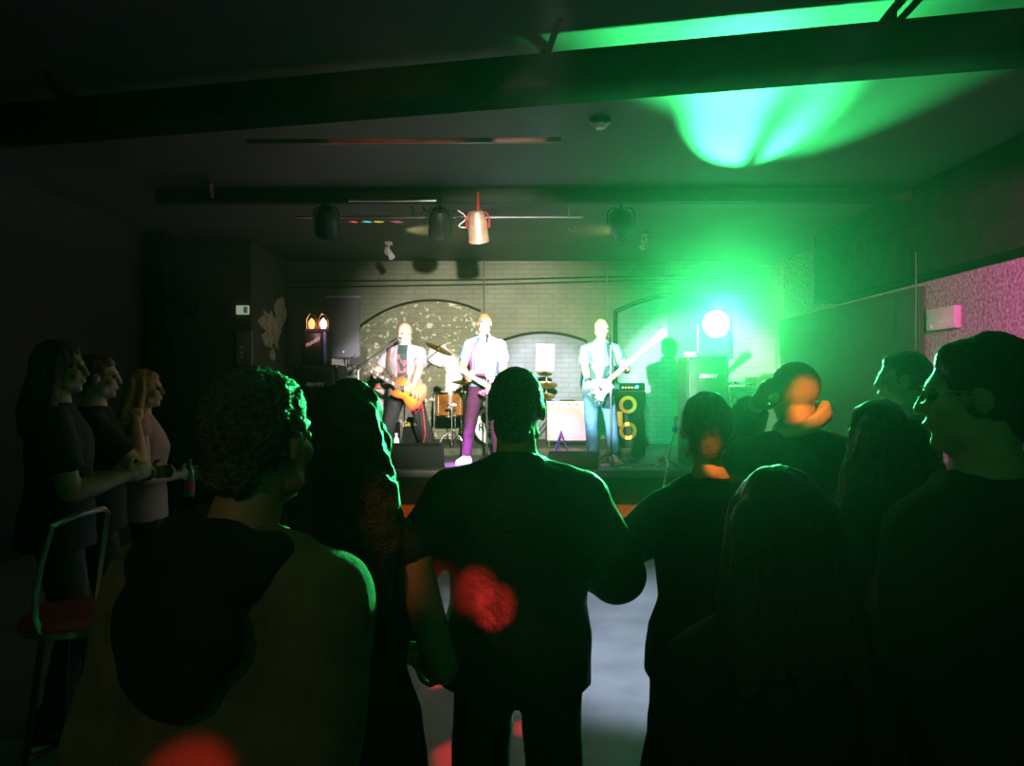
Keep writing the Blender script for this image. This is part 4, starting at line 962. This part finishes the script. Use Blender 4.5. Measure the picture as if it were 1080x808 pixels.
def guitar(label, centre, headtip, roll_up, flip, outline, scale, necklen, bodym, neckm, boardm, headm, guardm=None, nstr=6, name='electric_guitar', tilt=0.0, dots=False, sym=False):
    """local x to the headstock, z out of the face (towards -Y world)"""
    centre, headtip = Vector(centre), Vector(headtip)
    t = thing(name, label, 'guitar', centre, 0, 'guitars played on stage')
    x = (headtip-centre).normalized(); z = Vector((0, -1, tilt)); z = (z-x*z.dot(x)).normalized(); y = z.cross(x)
    T = Matrix.Translation(centre) @ Matrix((x, y, z)).transposed().to_4x4() @ Matrix.Scale(scale, 4)
    f = -1 if flip else 1
    ol = smooth_poly([(a, b*f) for a, b in outline]); ol = ol if f > 0 else ol[::-1]
    bd = MB().prism(ol, -.024, .022, T, .006*scale).obj('guitar_body', bodym, t, smooth=50)
    inv = (rootm(t).inverted() @ T).inverted(); at = bd.data.attributes.new('burst', 'FLOAT', 'POINT')
    for i, v in enumerate(bd.data.vertices):
        q = inv @ v.co; at.data[i].value = 1.0
    # top plate carries the burst rings
    rings = []
    bm = bmesh.new(); lay = bm.verts.layers.float.new('burst'); rows = []
    for k, fr in enumerate((1.0, .97, .86, .7, .5, .25, .02)):
        row = []
        for (a, b) in ol:
            cxx = -.03; v = bm.verts.new(T @ Vector((cxx+(a-cxx)*fr, b*fr, .0225+.012*(1-fr)))); v[lay] = fr; row.append(v)
        rows.append(row)
    for a, b in zip(rows, rows[1:]):
        for i in range(len(ol)): bm.faces.new((a[i], a[(i+1) % len(ol)], b[(i+1) % len(ol)], b[i]))
    bmesh.ops.recalc_face_normals(bm, faces=bm.faces[:])
    me = bpy.data.meshes.new('top'); bm.to_mesh(me); bm.free(); link('guitar_top', me, bodym, t, smooth=60)
    nl = necklen
    def lb(c, s, bev=.002):
        m_ = MB().box((0, 0, 0), s, None, bev); bmesh.ops.transform(m_.bm, matrix=T @ Matrix.Translation(c), verts=m_.bm.verts); return m_
    x0 = .16
    MB().prism([(x0-.06, -.027), (x0-.06, .027), (x0+nl, .021), (x0+nl, -.021)], .008, .034, T).obj('neck', neckm, t)
    fb = MB().prism([(x0-.09, -.028), (x0-.09, .028), (x0+nl, .0215), (x0+nl, -.0215)], .034, .040, T).obj('fingerboard', boardm, t)
    for k in range(1, 16):
        xx = x0+nl-(nl+.09)*(1-2**(-k/12.0))*1.55
        if xx > x0-.08:
            lb((xx, 0, .0405), (.003, .045, .002), 0).obj('fret', M['steel'], fb)
            if k in (3, 5, 7, 9, 12): lb((xx+.012, 0, .041), (.016, .026, .002), 0).obj('inlay', M['paper'] if boardm != M['white'] else M['black'], fb)
    hl = .17 if nstr == 6 else .21
    hd = MB().prism(smooth_poly([(x0+nl-.01, -.022), (x0+nl+.03, -.036), (x0+nl+hl*.9, -.046), (x0+nl+hl, -.02), (x0+nl+hl*.97, .02), (x0+nl+hl*.85, .045), (x0+nl+.03, .034), (x0+nl-.01, .022)], 3), .012, .030, T).obj('headstock', headm, t)
    for k in range(nstr):
        side = (1 if k % 2 else -1) if sym else 1
        kx = x0+nl+.035+(k//2 if sym else k)*(hl-.06)/(nstr/2-1 if sym else nstr-1); c0 = Vector((kx, side*f*.036, .021)); c1 = Vector((kx, side*f*.072, .021))
        MB().cyl(T @ c0, T @ c1, .004*scale, None, 8).ell(T @ c1, .010*scale, None, 10, 8).obj('tuning_peg', M['chrome'], hd)
    for xx in ((.06, -.05) if nstr == 6 else (-.01,)):
        lb((xx, 0, .036), (.038, .078, .012), .004).obj('pickup', M['chrome'] if nstr == 6 else M['black'], t)
    lb((-.105, 0, .036), (.018, .078, .014), .004).obj('bridge', M['chrome'], t); lb((-.15, 0, .034), (.016, .085, .012), .004).obj('tailpiece', M['chrome'], t)
    for kx, ky in ((-.10, -.105), (-.15, -.085), (-.075, -.135), (-.135, -.125)): MB().cyl(T @ Vector((kx, ky*f, .022)), T @ Vector((kx, ky*f, .042)), .012*scale).obj('control_knob', M['brass'] if nstr == 6 else M['chrome'], t)
    if outline is LP: MB().cyl(T @ Vector((.11, .085*f, .022)), T @ Vector((.11, .085*f, .032)), .018*scale).obj('selector_plate', M['paper'], t)
    st = MB()
    for k in range(nstr):
        yy = (-.5+k/(nstr-1))*.05; st.tube([T @ Vector((-.15, yy, .044)), T @ Vector((x0+nl+.02, yy*.66, .043))], .0011, 4)
    st.obj('strings', M['steel'], t)
    if guardm: MB().prism(smooth_poly([(.12, -.03*f), (.10, .05*f), (.02, .06*f), (-.06, .045*f), (-.12, -.05*f), (-.09, -.13*f), (-.02, -.10*f), (.06, -.10*f), (.13, -.10*f)] if f > 0 else [(.12, -.03*f), (.10, .05*f), (.02, .06*f), (-.06, .045*f), (-.12, -.05*f), (-.09, -.13*f), (-.02, -.10*f), (.06, -.10*f), (.13, -.10*f)][::-1], 3), .024, .0335, T).obj('pickguard', guardm, t, smooth=0)
    if dots:
        for k in range(14):
            a = ol[int(k*len(ol)/14)]; MB().ell(T @ Vector((a[0]*.86, a[1]*.86, .026)), .010*scale, None, 10, 8).obj('pearl_dot', M['paper'], t)
    return t, T
def strap(t, pts, m, w=.022):
    g = MB().tube(pts, w, 8); o = g.obj('strap', m, t, smooth=180); return o
def Lc(root, rot, w):
    return Matrix.Rotation(-rot, 3, 'Z') @ (Vector(w)-Vector(root))

# ------------------------------------------------------------------ the band
sun, Tg = guitar('sunburst orange electric guitar held by the bald guitarist', P(431, 413, 9.02), P(366, 377, 9.02), 0, False, [(a, -b) for a, b in LP][::-1], 1.0, .46, M['sunburst'], M['rosewood'], M['rosewood'], M['black'], None, 6, sym=True)
lc = Vector((P(428, 0, 9.36).x, 9.36, SZ-.05)); rt = PI
pz = dict(rW=Lc(lc, rt, Tg @ Vector((.44, .035, -.03))), rE=Lc(lc, rt, P(386, 410, 9.3)), lW=Lc(lc, rt, Tg @ Vector((-.03, -.07, .075))), lE=Lc(lc, rt, P(480, 404, 9.22)),
          rD=Lc((0, 0, 0), rt, Tg.to_3x3() @ Vector((.1, -.6, .5))), rN=Lc((0, 0, 0), rt, Tg.to_3x3() @ Vector((-.2, -.6, -.7))), rC=1.0,
          lD=Lc((0, 0, 0), rt, Tg.to_3x3() @ Vector((.55, .75, -.10))), lN=Lc((0, 0, 0), rt, Vector((0, 1, -.2))), lC=.55,
          rA=(.27, .0, .135), lA=(-.36, .12, .135), lF=(-.6, 1, 0), rF=(.5, 1, 0))
person('bald guitarist in an open grey shirt and dark printed tee playing an orange guitar', lc, rt, 1.76, M['skin'], pz,
       dict(kind='open_shirt', m=M['grey_shirt'], hem=.84, slv=.52, inf=.024, loose=.014, flare=.05, open=.062, ox=.02, under=M['print_tee'], fold=.008, collar=0),
       dict(kind='trousers', m=M['dark_cloth'], inf=.018, leg=1.15), None, 'm', 'band on the stage', M['canvas_shoe'], -42, -20, 0, (0, .05), 1.08, .0075, ('moustache', 'beard'), 1)
strap(sun, [Tg @ Vector((.19, -.05, -.01)), P(409, 391, 9.16), P(409.5, 377, 9.18), P(411, 366, 9.22), P(414, 360, 9.34), P(420, 363, 9.50)], M['brown_hair'], .021)
tag(MB().tube([Tg @ Vector((-.13, .20, 0)), P(446, 428, 8.98), P(438, 436, 8.98), P(437, 432, 8.99), P(444, 420, 9.0), P(447, 440, 9.0), P(448.5, 458, 9.02), P(446, 470, 9.05), (P(446, 0, 9.1).x, 9.0, SZ+.01), (P(425, 0, 9.2).x, 9.08, SZ+.01)], .007, 6).obj('guitar_lead', M['cable_red']), 'thin red guitar lead hanging from the orange guitar to the floor', 'cable')

M['magenta_lacquer'] = mat('magenta_lacquer', (.35, .05, .22), .25, var=.2)
g2, T2 = guitar('dark magenta electric guitar with white headstock held by the singer', P(524, 413, 8.78), P(469, 380, 8.78), 0, False, [(a, -b) for a, b in DC][::-1], .95, .44, M['magenta_lacquer'], M['maple'], M['maple'], M['white'], None, 6, dots=True)
lc = Vector((P(511, 0, 9.12).x, 9.12, SZ-.02)); 
pz = dict(rW=Lc(lc, rt, T2 @ Vector((.36, .05, -.03))), rE=Lc(lc, rt, P(478, 402, 9.05)), lW=Lc(lc, rt, T2 @ Vector((-.02, -.09, .075))), lE=Lc(lc, rt, P(552, 402, 9.05)),
          rD=Lc((0, 0, 0), rt, T2.to_3x3() @ Vector((.1, -.6, .5))), rN=Lc((0, 0, 0), rt, T2.to_3x3() @ Vector((-.2, -.6, -.7))), rC=.9,
          lD=Lc((0, 0, 0), rt, T2.to_3x3() @ Vector((.55, .75, -.1))), lN=Lc((0, 0, 0), rt, Vector((0, 1, -.2))), lC=.55,
          rA=(.22, .03, .105), lA=(-.16, -.06, .105), rF=(.55, 1, 0))
person('fair haired singer in a sky blue tee and plum trousers at the middle microphone', lc, rt, 1.83, M['skin'], pz,
       dict(kind='t_shirt', m=M['blue_tee'], hem=.90, slv=.52, inf=.016, loose=.006, fold=.008), dict(kind='trousers', m=M['purple_jeans'], inf=.012), dict(style='short', m=M['fair_hair'], amp=.006),
       'm', 'band on the stage', M['white_shoe'], 2, 2, 0, (0, .03), 1.02, .0075, ('belt',), 2)
strap(g2, [T2 @ Vector((.22, -.11, -.01)), P(497, 396, 8.93), P(497, 378, 8.96), P(501, 362, 9.02), P(504, 359, 9.1)], M['magenta_lacquer'], .018)
M['bass_lacquer'] = mat('dark_teal_lacquer', (.015, .05, .06), .2, var=.2)
g3, T3 = guitar('dark teal bass guitar with a pale pickguard and maple neck', P(633, 409, 9.04), P(693, 356, 9.04), 0, False, DC, 1.0, .66, M['bass_lacquer'], M['maple'], M['maple'], M['white'], M['white'], 4, 'bass_guitar')
lc = Vector((P(631, 0, 9.40).x, 9.40, SZ-.01))
pz = dict(lW=Lc(lc, rt, T3 @ Vector((.40, -.05, -.03))), lE=Lc(lc, rt, P(668, 405, 9.3)), rW=Lc(lc, rt, T3 @ Vector((-.10, .10, .06))), rE=Lc(lc, rt, P(596, 398, 9.35)),
          lD=Lc((0, 0, 0), rt, T3.to_3x3() @ Vector((.1, .6, .5))), lN=Lc((0, 0, 0), rt, T3.to_3x3() @ Vector((-.2, .6, -.7))), lC=.9,
          rD=Lc((0, 0, 0), rt, T3.to_3x3() @ Vector((.35, -.9, 0))), rN=Lc((0, 0, 0), rt, Vector((0, 1, -.2))), rC=.5,
          rA=(.06, .0, .095), lA=(-.19, .05, .095))
person('bass player in a pale teal shirt and blue jeans before the orange ringed speakers', lc, rt, 1.765, M['skin'], pz,
       dict(kind='polo_shirt', m=M['teal_shirt'], hem=.90, slv=.52, inf=.018, loose=.01, fold=.008, collar=1), dict(kind='jeans', m=M['denim'], inf=.016, leg=1.15), dict(style='cropped', m=M['fair_hair'], th=.004, amp=.003),
       'm', 'band on the stage', M['white_shoe'], 24, -6, 0, (-.03, .03), 1.02, .0075, ('wristband',), 3)
strap(g3, [T3 @ Vector((.25, .12, -.01)), P(645, 384, 9.16), P(642, 371, 9.2), P(641, 363, 9.3), P(640, 364, 9.46)], M['dark_teal'], .02)

# ------------------------------------------------------------------ the audience (seen from behind, facing the stage)
def ht(py, d): return CAMZ-(py-HY)/F*d
def stand(label, px, topy, d, rot=0, **k):
    return person(label, (P(px, 0, d).x, d, 0), rot, ht(topy, d), group='audience on the dance floor', **k)
# man in black leather, middle
H_ = ht(387, 2.1)
stand('man in a black leather jacket seen from behind in the middle of the floor', 545, 387, 2.1, 0, skin=M['skin2'],
      pose=dict(rW=(.13, .27, 1.17), rE=(.50, -.16, 1.05), lW=(-.29, .10, .88), lE=(-.5, -.05, 1.1), lA=(-.11, .02, .083), rA=(.12, -.02, .083), lC=.7),
      top=dict(kind='leather_jacket', m=M['leather'], hem=.86, slv=1.0, inf=.034, loose=.018, fold=.011, collar=1, vox=.009, flare=.0),
      bottom=dict(kind='trousers', m=M['dark_denim'], inf=.016, leg=1.2), hair=dict(style='cropped', m=M['gel_hair'], th=.005, amp=.003, fine=.9), shoes=M['black'], yaw=-8, bulk=.98, seed=4, voxel=.0075)
# near man with hood
stand('man with cropped hair and a hooded brown jacket nearest the camera on the left', 217, 390, 1.2, R(-20), skin=M['skin2'],
      pose=dict(rW=(.06, .25, 1.06), rE=(.22, -.1, .95), lW=(-.10, .22, .98), lE=(-.3, -.2, 1.0)),
      top=dict(kind='hooded_jacket', m=M['brown_cloth'], hem=.84, slv=1.0, inf=.036, loose=.02, fold=.010, vox=.009, flare=.02),
      bottom=dict(kind='jeans', m=M['dark_denim'], inf=.016, leg=1.2), hair=dict(style='short', m=M['gel_hair'], th=.010, amp=.005, sc=60, fine=1.6), shoes=M['black'], yaw=-2, bulk=.84, lean=(.035, .05), seed=5)
r_ = [o for o in bpy.data.objects if o.get('label', '').startswith('man with cropped hair and a hooded')][0]
H_ = ht(389, 1.15); s_ = H_/1.75
g = MB(); nb = Vector((.03, .03, 1.47*s_))
g.ell(nb+Vector((0, -.075, -.03)), (.135, .075, .075)); g.ell(nb+Vector((0, -.125, -.115)), (.115, .05, .10)); g.ell(nb+Vector((0, -.14, -.16)), (.085, .04, .08))
for sg in (1, -1): g.limb([nb+Vector((sg*.10, -.04, -.02)), nb+Vector((sg*.085, .05, -.03)), nb+Vector((sg*.03, .115, -.075))], [.045, .035, .026])
link('hood', crumple(remesh(g, .008, 3), .007, 10, .5, 3), M['dark_cloth'], r_, True, 180)
# woman with long hair
stand('woman with long dark wavy hair and bare arms beside the near man', 366, 407, 1.70, R(-10), skin=M['skin2'], sex='f',
      pose=dict(rW=(.12, .20, .98), rE=(.30, -.16, 1.06), lW=(-.16, .22, 1.05), lE=(-.3, -.15, 1.0)),
      top=dict(kind='sleeveless_dress', m=M['dark_cloth'], hem=.55, slv=0, inf=.012, loose=.005, flare=.12, vox=.010),
      hair=dict(style='long', m=M['dark_hair'], len=.36, w=1.05, th=.016, amp=.012, sc=26, zs=.8), shoes=M['black'], seed=6)
# woman with the bun, right of the man in black
stand('woman with tied up hair and a bare neck right of the man in leather', 746, 414, 2.3, R(4), skin=M['skin'], sex='f',
      pose=dict(lW=(-.05, .27, 1.14), lE=(-.6, .05, 1.0), rW=(.12, .27, 1.1), rE=(.4, -.1, 1.05)),
      top=dict(kind='black_top', m=M['dark_cloth'], hem=.84, slv=1.0, inf=.02, loose=.01, flare=.04), bottom=dict(kind='trousers', m=M['dark_cloth'], inf=.014),
      hair=dict(style='bun', m=M['brown_hair'], th=.008, amp=.006), shoes=M['black'], yaw=-15, seed=7)
# short woman close on the right
stand('short woman with bobbed hair in black close to the camera on the right', 818, 494, 1.25, R(3), skin=M['skin2'], sex='f',
      pose=dict(lW=(-.10, .22, .93), lE=(-.26, -.2, .85), rW=(.10, .22, .93), rE=(.26, -.2, .85)),
      top=dict(kind='black_cardigan', m=M['dark_cloth'], hem=.80, slv=1.0, inf=.03, loose=.02, flare=.1, fold=.008), bottom=dict(kind='trousers', m=M['dark_denim'], inf=.014),
      hair=dict(style='bob', m=M['dark_hair'], len=.25, w=.85, th=.012, amp=.006, sc=30), shoes=M['black'], seed=8, bulk=.88)
# bald man lit orange
stand('bald man lit orange with a pale collar and one hand raised to his ear', 842, 375, 2.75, R(10), skin=M['skin'],
      pose=dict(lW=(-.115, .10, 1.58), lE=(-.22, .5, 1.0), rW=(.14, .25, 1.1), rE=(.28, -.2, 1.0), lC=.7, lN=(1, -.3, .2), head=(.0, .02, -.01)),
      top=dict(kind='dark_jacket', m=M['navy_cloth'], hem=.84, slv=1.0, inf=.03, loose=.03, fold=.009), bottom=dict(kind='jeans', m=M['dark_denim'], inf=.016, leg=1.2), shoes=M['black'], yaw=26, roll=-10, bulk=1.12, seed=9)
r_ = [o for o in bpy.data.objects if o.get('label', '').startswith('bald man lit orange')][0]
s_ = ht(375, 2.75)/1.75; nb = Vector((0, -.018*s_, 1.47*s_)); g = MB()
for k in range(20):
    a = 2*PI*k/20; b = 2*PI*(k+1)/20; f_ = lambda t: nb+Vector((.090*math.cos(t), .082*math.sin(t), .035+.05*math.cos(t)))
    g.cap(f_(a), f_(b), .022, .022, 8); g.cap(f_(a)+Vector((0, 0, .025)), f_(b)+Vector((0, 0, .025)), .013, .013, 8)
link('collar', crumple(remesh(g, .008, 2), .005, 14, 1, 2), M['orange_cloth'], r_, True, 180)
# big figure at the right edge, looking left to the stage
stand('large person in black with glasses looking towards the stage at the right edge', 1036, 354, 1.5, R(32), skin=M['skin'],
      pose=dict(lW=(-.14, .24, .98), lE=(-.26, -.2, .9), rW=(.12, .24, 1.0), rE=(.26, -.2, .9)),
      top=dict(kind='dark_jacket', m=M['dark_cloth'], hem=.82, slv=1.0, inf=.03, loose=.03, fold=.009), bottom=dict(kind='jeans', m=M['dark_denim'], inf=.016), hair=dict(style='short', m=M['dark_hair'], th=.012, amp=.006), shoes=M['black'], yaw=32, bulk=1.12, seed=10, feat=('glasses',))
stand('person in a tan long sleeved top with long dark hair right of the bald man', 926, 424, 2.15, R(12), skin=M['skin2'], sex='f',
      pose=dict(lW=(-.14, .2, .95), lE=(-.28, -.2, .9), rW=(.14, .2, .92), rE=(.28, -.2, .9)),
      top=dict(kind='long_sleeved_top', m=M['tan_cloth'], hem=.80, slv=1.0, inf=.016, loose=.01, flare=.1), bottom=dict(kind='trousers', m=M['dark_cloth'], inf=.014), hair=dict(style='long', m=M['dark_hair'], len=.42, w=1.25, th=.012, amp=.010, sc=26), shoes=M['black'], seed=11)
stand('person with wire glasses turned left, farther back near the right wall', 954, 371, 3.35, R(48), skin=M['skin'],
      pose=dict(lW=(-.14, .16, .95), lE=(-.28, -.2, .9), rW=(.14, .16, .95), rE=(.28, -.2, .9)), top=dict(kind='dark_jacket', m=M['navy_cloth'], hem=.84, slv=1.0, inf=.022, loose=.02), bottom=dict(kind='jeans', m=M['dark_denim']), hair=dict(style='short', m=M['dark_hair'], th=.010), shoes=M['black'], yaw=25, feat=('glasses',), seed=12)
stand('person in black with wavy hair cut off by the right frame edge', 1104, 398, 2.35, R(25), skin=M['skin2'], sex='f',
      top=dict(kind='black_top', m=M['dark_cloth'], hem=.82, slv=1.0, inf=.02, loose=.01, flare=.05), bottom=dict(kind='trousers', m=M['dark_cloth']), hair=dict(style='long', m=M['brown_hair'], len=.32, w=1.1, th=.014, amp=.010, sc=26), shoes=M['black'], yaw=20, seed=13)
# left crowd in profile
stand('person with long dark hair in black, farthest left of the group by the left wall', 62, 360, 3.6, R(-62), skin=M['skin2'],
      pose=dict(rW=(.10, .28, 1.22), rE=(.3, .0, 1.12), lW=(-.1, .28, 1.2)), top=dict(kind='black_top', m=M['dark_cloth'], hem=.84, slv=.52, inf=.02, loose=.02), bottom=dict(kind='jeans', m=M['dark_denim']), hair=dict(style='long', m=M['dark_hair'], len=.28, th=.012, amp=.008), shoes=M['black'], yaw=-8, seed=14)
stand('person wearing glasses with a hand at the chin, middle of the left group', 102, 374, 4.15, R(-62), skin=M['skin'],
      pose=dict(rW=(.05, .19, 1.44), rE=(.22, .25, 1.15), lW=(-.05, .26, 1.16), rC=.8), top=dict(kind='black_top', m=M['dark_cloth'], hem=.84, slv=.52, inf=.018, loose=.02), bottom=dict(kind='jeans', m=M['dark_denim']), hair=dict(style='short', m=M['dark_hair'], th=.010), shoes=M['black'], yaw=-10, seed=15, feat=('glasses',))
root, J, _h = stand('fair haired woman with bare arms in a pale pink top by the left column', 152, 390, 4.7, R(-68), skin=M['skin'], sex='f',
      pose=dict(rW=(.06, .20, 1.10), rE=(.26, .05, 1.0), lW=(-.12, .24, 1.08), rC=1.0), top=dict(kind='sleeveless_top', m=mat('pink_cotton', (.55, .30, .32), .85, var=.1), hem=.84, slv=0, inf=.012, loose=.015), bottom=dict(kind='trousers', m=M['dark_cloth']), hair=dict(style='bob', m=M['fair_hair'], len=.24, w=.95, th=.010, amp=.006), shoes=M['black'], yaw=-10, seed=16)
W = rootm(root) @ (J['r'][2]+(J['r'][2]-J['r'][1]).normalized()*.085)
t = thing('beer_bottle', 'green glass bottle held by the fair haired woman on the left', 'bottle', W-Vector((0, 0, .14)))
MB().lathe([(.002, 0), (.030, 0), (.031, .01), (.031, .13), (.026, .155), (.0135, .185), (.0125, .23), (.014, .235), (.002, .236)], Matrix.Translation(W-Vector((0, 0, .14))), 20).obj('bottle_body', M['bottle'], t)
MB().lathe([(.0318, .03), (.0318, .10)], Matrix.Translation(W-Vector((0, 0, .14))), 20).obj('bottle_label', M['red_vinyl'], t)
# bar stool with a curved chrome back at the left
sx, sy = P(80, 0, 2.75).x, 2.75
t = thing('bar_stool', 'bar stool with a curved chrome back and red seat at the left edge', 'stool', (sx, sy, 0))
MB().lathe([(.002, .795), (.14, .795), (.165, .80), (.175, .82), (.16, .845), (.002, .855)], Matrix.Translation((sx, sy, 0)), 28).obj('seat', M['red_vinyl'], t)
MB().lathe([(.166, .79), (.18, .79), (.18, .812), (.17, .812)], Matrix.Translation((sx, sy, 0)), 28).obj('seat_ring', M['chrome'], t)
MB().tube([(sx-.02, sy-.165, .80), (sx-.045, sy-.165, .86), (sx-.045, sy-.16, .95), (sx-.03, sy-.15, 1.05), (sx+.0, sy-.14, 1.17), (sx+.05, sy-.05, 1.20), (sx+.07, sy+.05, 1.20), (sx+.04, sy+.14, 1.17), (sx+.0, sy+.16, .95), (sx-.02, sy+.165, .80)], .011).obj('back_rail', M['chrome'], t)
for k in range(4):
    a = PI/4+k*PI/2; MB().tube([(sx+.10*math.cos(a), sy+.10*math.sin(a), .795), (sx+.20*math.cos(a), sy+.20*math.sin(a), .01)], .012).obj('leg', M['black'], t)
MB().tube([(sx+.165*math.cos(2*PI*i/24), sy+.165*math.sin(2*PI*i/24), .30) for i in range(24)], .009, 8, True).obj('foot_ring', M['black'], t)
# ------------------------------------------------------------------ light
def spot(name, loc, aim, W, col, ang, blend=.4, rad=.06):
    l = bpy.data.lights.new(name, 'SPOT'); l.energy = W; l.color = col; l.spot_size = R(ang); l.spot_blend = blend; l.shadow_soft_size = rad
    o = bpy.data.objects.new(name, l); C.objects.link(o); o.location = loc
    o.rotation_euler = (Vector(aim)-Vector(loc)).to_track_quat('-Z', 'Y').to_euler(); return o
def point(name, loc, W, col, rad=.05):
    l = bpy.data.lights.new(name, 'POINT'); l.energy = W; l.color = col; l.shadow_soft_size = rad
    o = bpy.data.objects.new(name, l); C.objects.link(o); o.location = loc; return o
GREEN = (.05, 1.0, .22)
g0 = GL+Vector((0, -.16, .0))
az, el = R(-10.5), R(20.5)
spot('green_flood_beam', g0, g0+Vector((math.sin(az)*math.cos(el), -math.cos(az)*math.cos(el), math.sin(el))), 8500, GREEN, 20, .75, .004)
spot('green_flood_skirt', g0, g0+Vector((-.05, -1, .29)), 2900, GREEN, 25, .8, .02)
spot('green_flood_spill', GL+Vector((0, -.30, .02)), GL+Vector((-1.65, -7.0, .25)), 9500, GREEN, 38, .6, .06)
spot('green_wash', P(655, 238, 7.75)+Vector((.05, .2, -.05)), (3.0, 12, 1.4), 1000, (.05, 1, .35), 58, 1.0)
spot('front_white_left', (-3.0, 1.6, 2.65), (1.62, 9.6, 1.85), 20000, (.86, .95, 1.0), 13, .5, .05)
spot('front_white_right', (2.3, 2.1, 2.8), (-.25, 9.15, 2.1), 45000, (1.0, .96, 1.0), 5.6, .6, .05)
spot('front_pink_right', (1.6, 2.1, 2.8), (-1.4, 9.4, 1.7), 6000, (1.0, .86, .95), 12, .6, .05)
spot('front_centre', (.12, 2.1, 2.8), (.5, 12, 1.8), 6000, (.84, .90, 1.0), 9, .7, .05)
spot('front_fill', (.12, 2.0, 2.7), (-.3, 12, 1.75), 6800, (1.0, .95, .74), 32, 1.0, .05)
spot('magenta_can', P(504, 240, 7.45)+Vector((.03, .2, -.12)), (-.60, 8.95, SZ), 3600, (.65, .2, 1.0), 13, .6)
for nm, px, py in (('warm_clip', 422, 268), ('warm_clip', 668, 258)):
    p = P(px, py, 9.6); spot(nm, p, (p.x+(.5 if px < 500 else -.55), 9.7, ZC), 18, (1.0, .85, .35), 100, .8, .03)
spot('magenta_can', P(464, 238, 7.6)+Vector((.05, .2, -.12)), P(598, 462, 10.2), 900, (1.0, .25, .75), 11, .8)
spot('bar_lamp', (-1.2, -1.6, 3.0), (-.4, 1.2, .9), 13, (1.0, .62, .36), 50, .8, .1)  # unseen warm light added behind the camera to lift the brown coat
spot('floor_cool', (1.6, 3.3, 3.55), (1.0, 5.0, 0), 1500, (.64, .74, 1.0), 46, .7)
# patterned effect light behind the crowd: narrow coloured beams
E0 = Vector((-.35, .35, 3.45))
RED = (1.0, .03, .03); ORG = (1.0, .28, .05); PNK = (1.0, .12, .35)
def fl(px, py): d = CAMZ*F/(py-HY); return P(px, py, d)
for aim, W, col, ang in ((fl(638, 616), 24000, PNK, 1.6), (fl(668, 596), 24000, PNK, 1.5), (fl(655, 572), 24000, PNK, 1.5),
                         (fl(434, 648), 14000, RED, 1.6), (fl(460, 720), 5000, RED, 1.5), (fl(481, 797), 2500, RED, 3.2), (fl(556, 768), 2500, RED, 2.0), 
                         (P(754, 473, 2.2), 700, ORG, 1.8), (P(854, 420, 2.65), 800, ORG, 3.4), (P(415, 575, 1.60), 60, ORG, 3.4), (P(440, 546, 8.4), 1500, ORG, 6.0), (P(664, 545, 8.4), 2000, ORG, 4.0)):
    spot('effect_beam', E0, aim, W, col, ang, .9, .015)
spot('batten_wash', (-.35, .4, 2.95), P(420, 140, 5.17), 160, (1.0, .32, .25), 13, .8, .02)  # two unseen spots added only to light the reddish batten
spot('batten_wash', (.2, .4, 2.95), P(548, 140, 5.17), 420, (1.0, .72, .66), 5, .6, .02)
spot('pink_wall_wash', (2.6, 3.2, 2.68), (4.3, 7.0, 2.25), 1300, (1.0, .10, .50), 40, .5, .05)
spot('amber_left', (-.2, 5.4, 3.3), (-2.3, 4.1, 1.5), 16, (1.0, .22, .12), 30, .7, .05)
for aim, W, ang in ((P(500, 622, 1.97), 3200, 1.9), (P(520, 640, 1.97), 3200, 1.8), (P(464, 610, 2.05), 1800, 1.3)): spot('effect_beam', (.4, -1.3, 2.5), aim, W, RED, ang, .5, .015)
spot('effect_beam', (.9, -1.3, 2.3), P(208, 826, 1.0), 380, RED, 2.4, .5, .015)
pb = Vector((P(336, 345, 8.9).x, 8.86, P(0, 346, 8.9).z))
for dx, col in ((-.16, (1, .12, .05)), (0, (.2, .9, 1)), (.14, (1, .75, .1)), (.36, (1, .15, .3))):
    spot('effect_beam', pb+Vector((0, 0, .2)), P(387, 234, 9.15)+Vector((dx, 0, 0)), 450, col, 5, .4, .01)
point('flame_bulb_glow', pb+Vector((-.03, -.12, .0)), 2.5, (1.0, .45, .45), .03)

w = bpy.data.worlds.new('club_air'); bpy.context.scene.world = w; w.use_nodes = True
nt = w.node_tree; nt.nodes['Background'].inputs['Color'].default_value = (0, 0, 0, 1)
vs = nt.nodes.new('ShaderNodeVolumeScatter'); vs.inputs['Density'].default_value = .0021; vs.inputs['Anisotropy'].default_value = .86
nt.links.new(vs.outputs[0], nt.nodes['World Output'].inputs['Volume'])

cam = bpy.data.cameras.new('camera'); co = bpy.data.objects.new('camera', cam); C.objects.link(co)
co.location = (0, 0, CAMZ); co.rotation_euler = (R(90), 0, 0); cam.sensor_width = 36; cam.lens = F/1080*36; cam.shift_y = (HY-404)/1080; cam.clip_start = .05
sc = bpy.context.scene; sc.camera = co
sc.view_settings.view_transform = 'Standard'; sc.view_settings.look = 'None'; sc.view_settings.gamma = 1; sc.view_settings.use_curve_mapping = False
sc.view_settings.exposure = 0.0
sc.cycles.max_bounces = 6; sc.cycles.diffuse_bounces = 1; sc.cycles.volume_bounces = 0
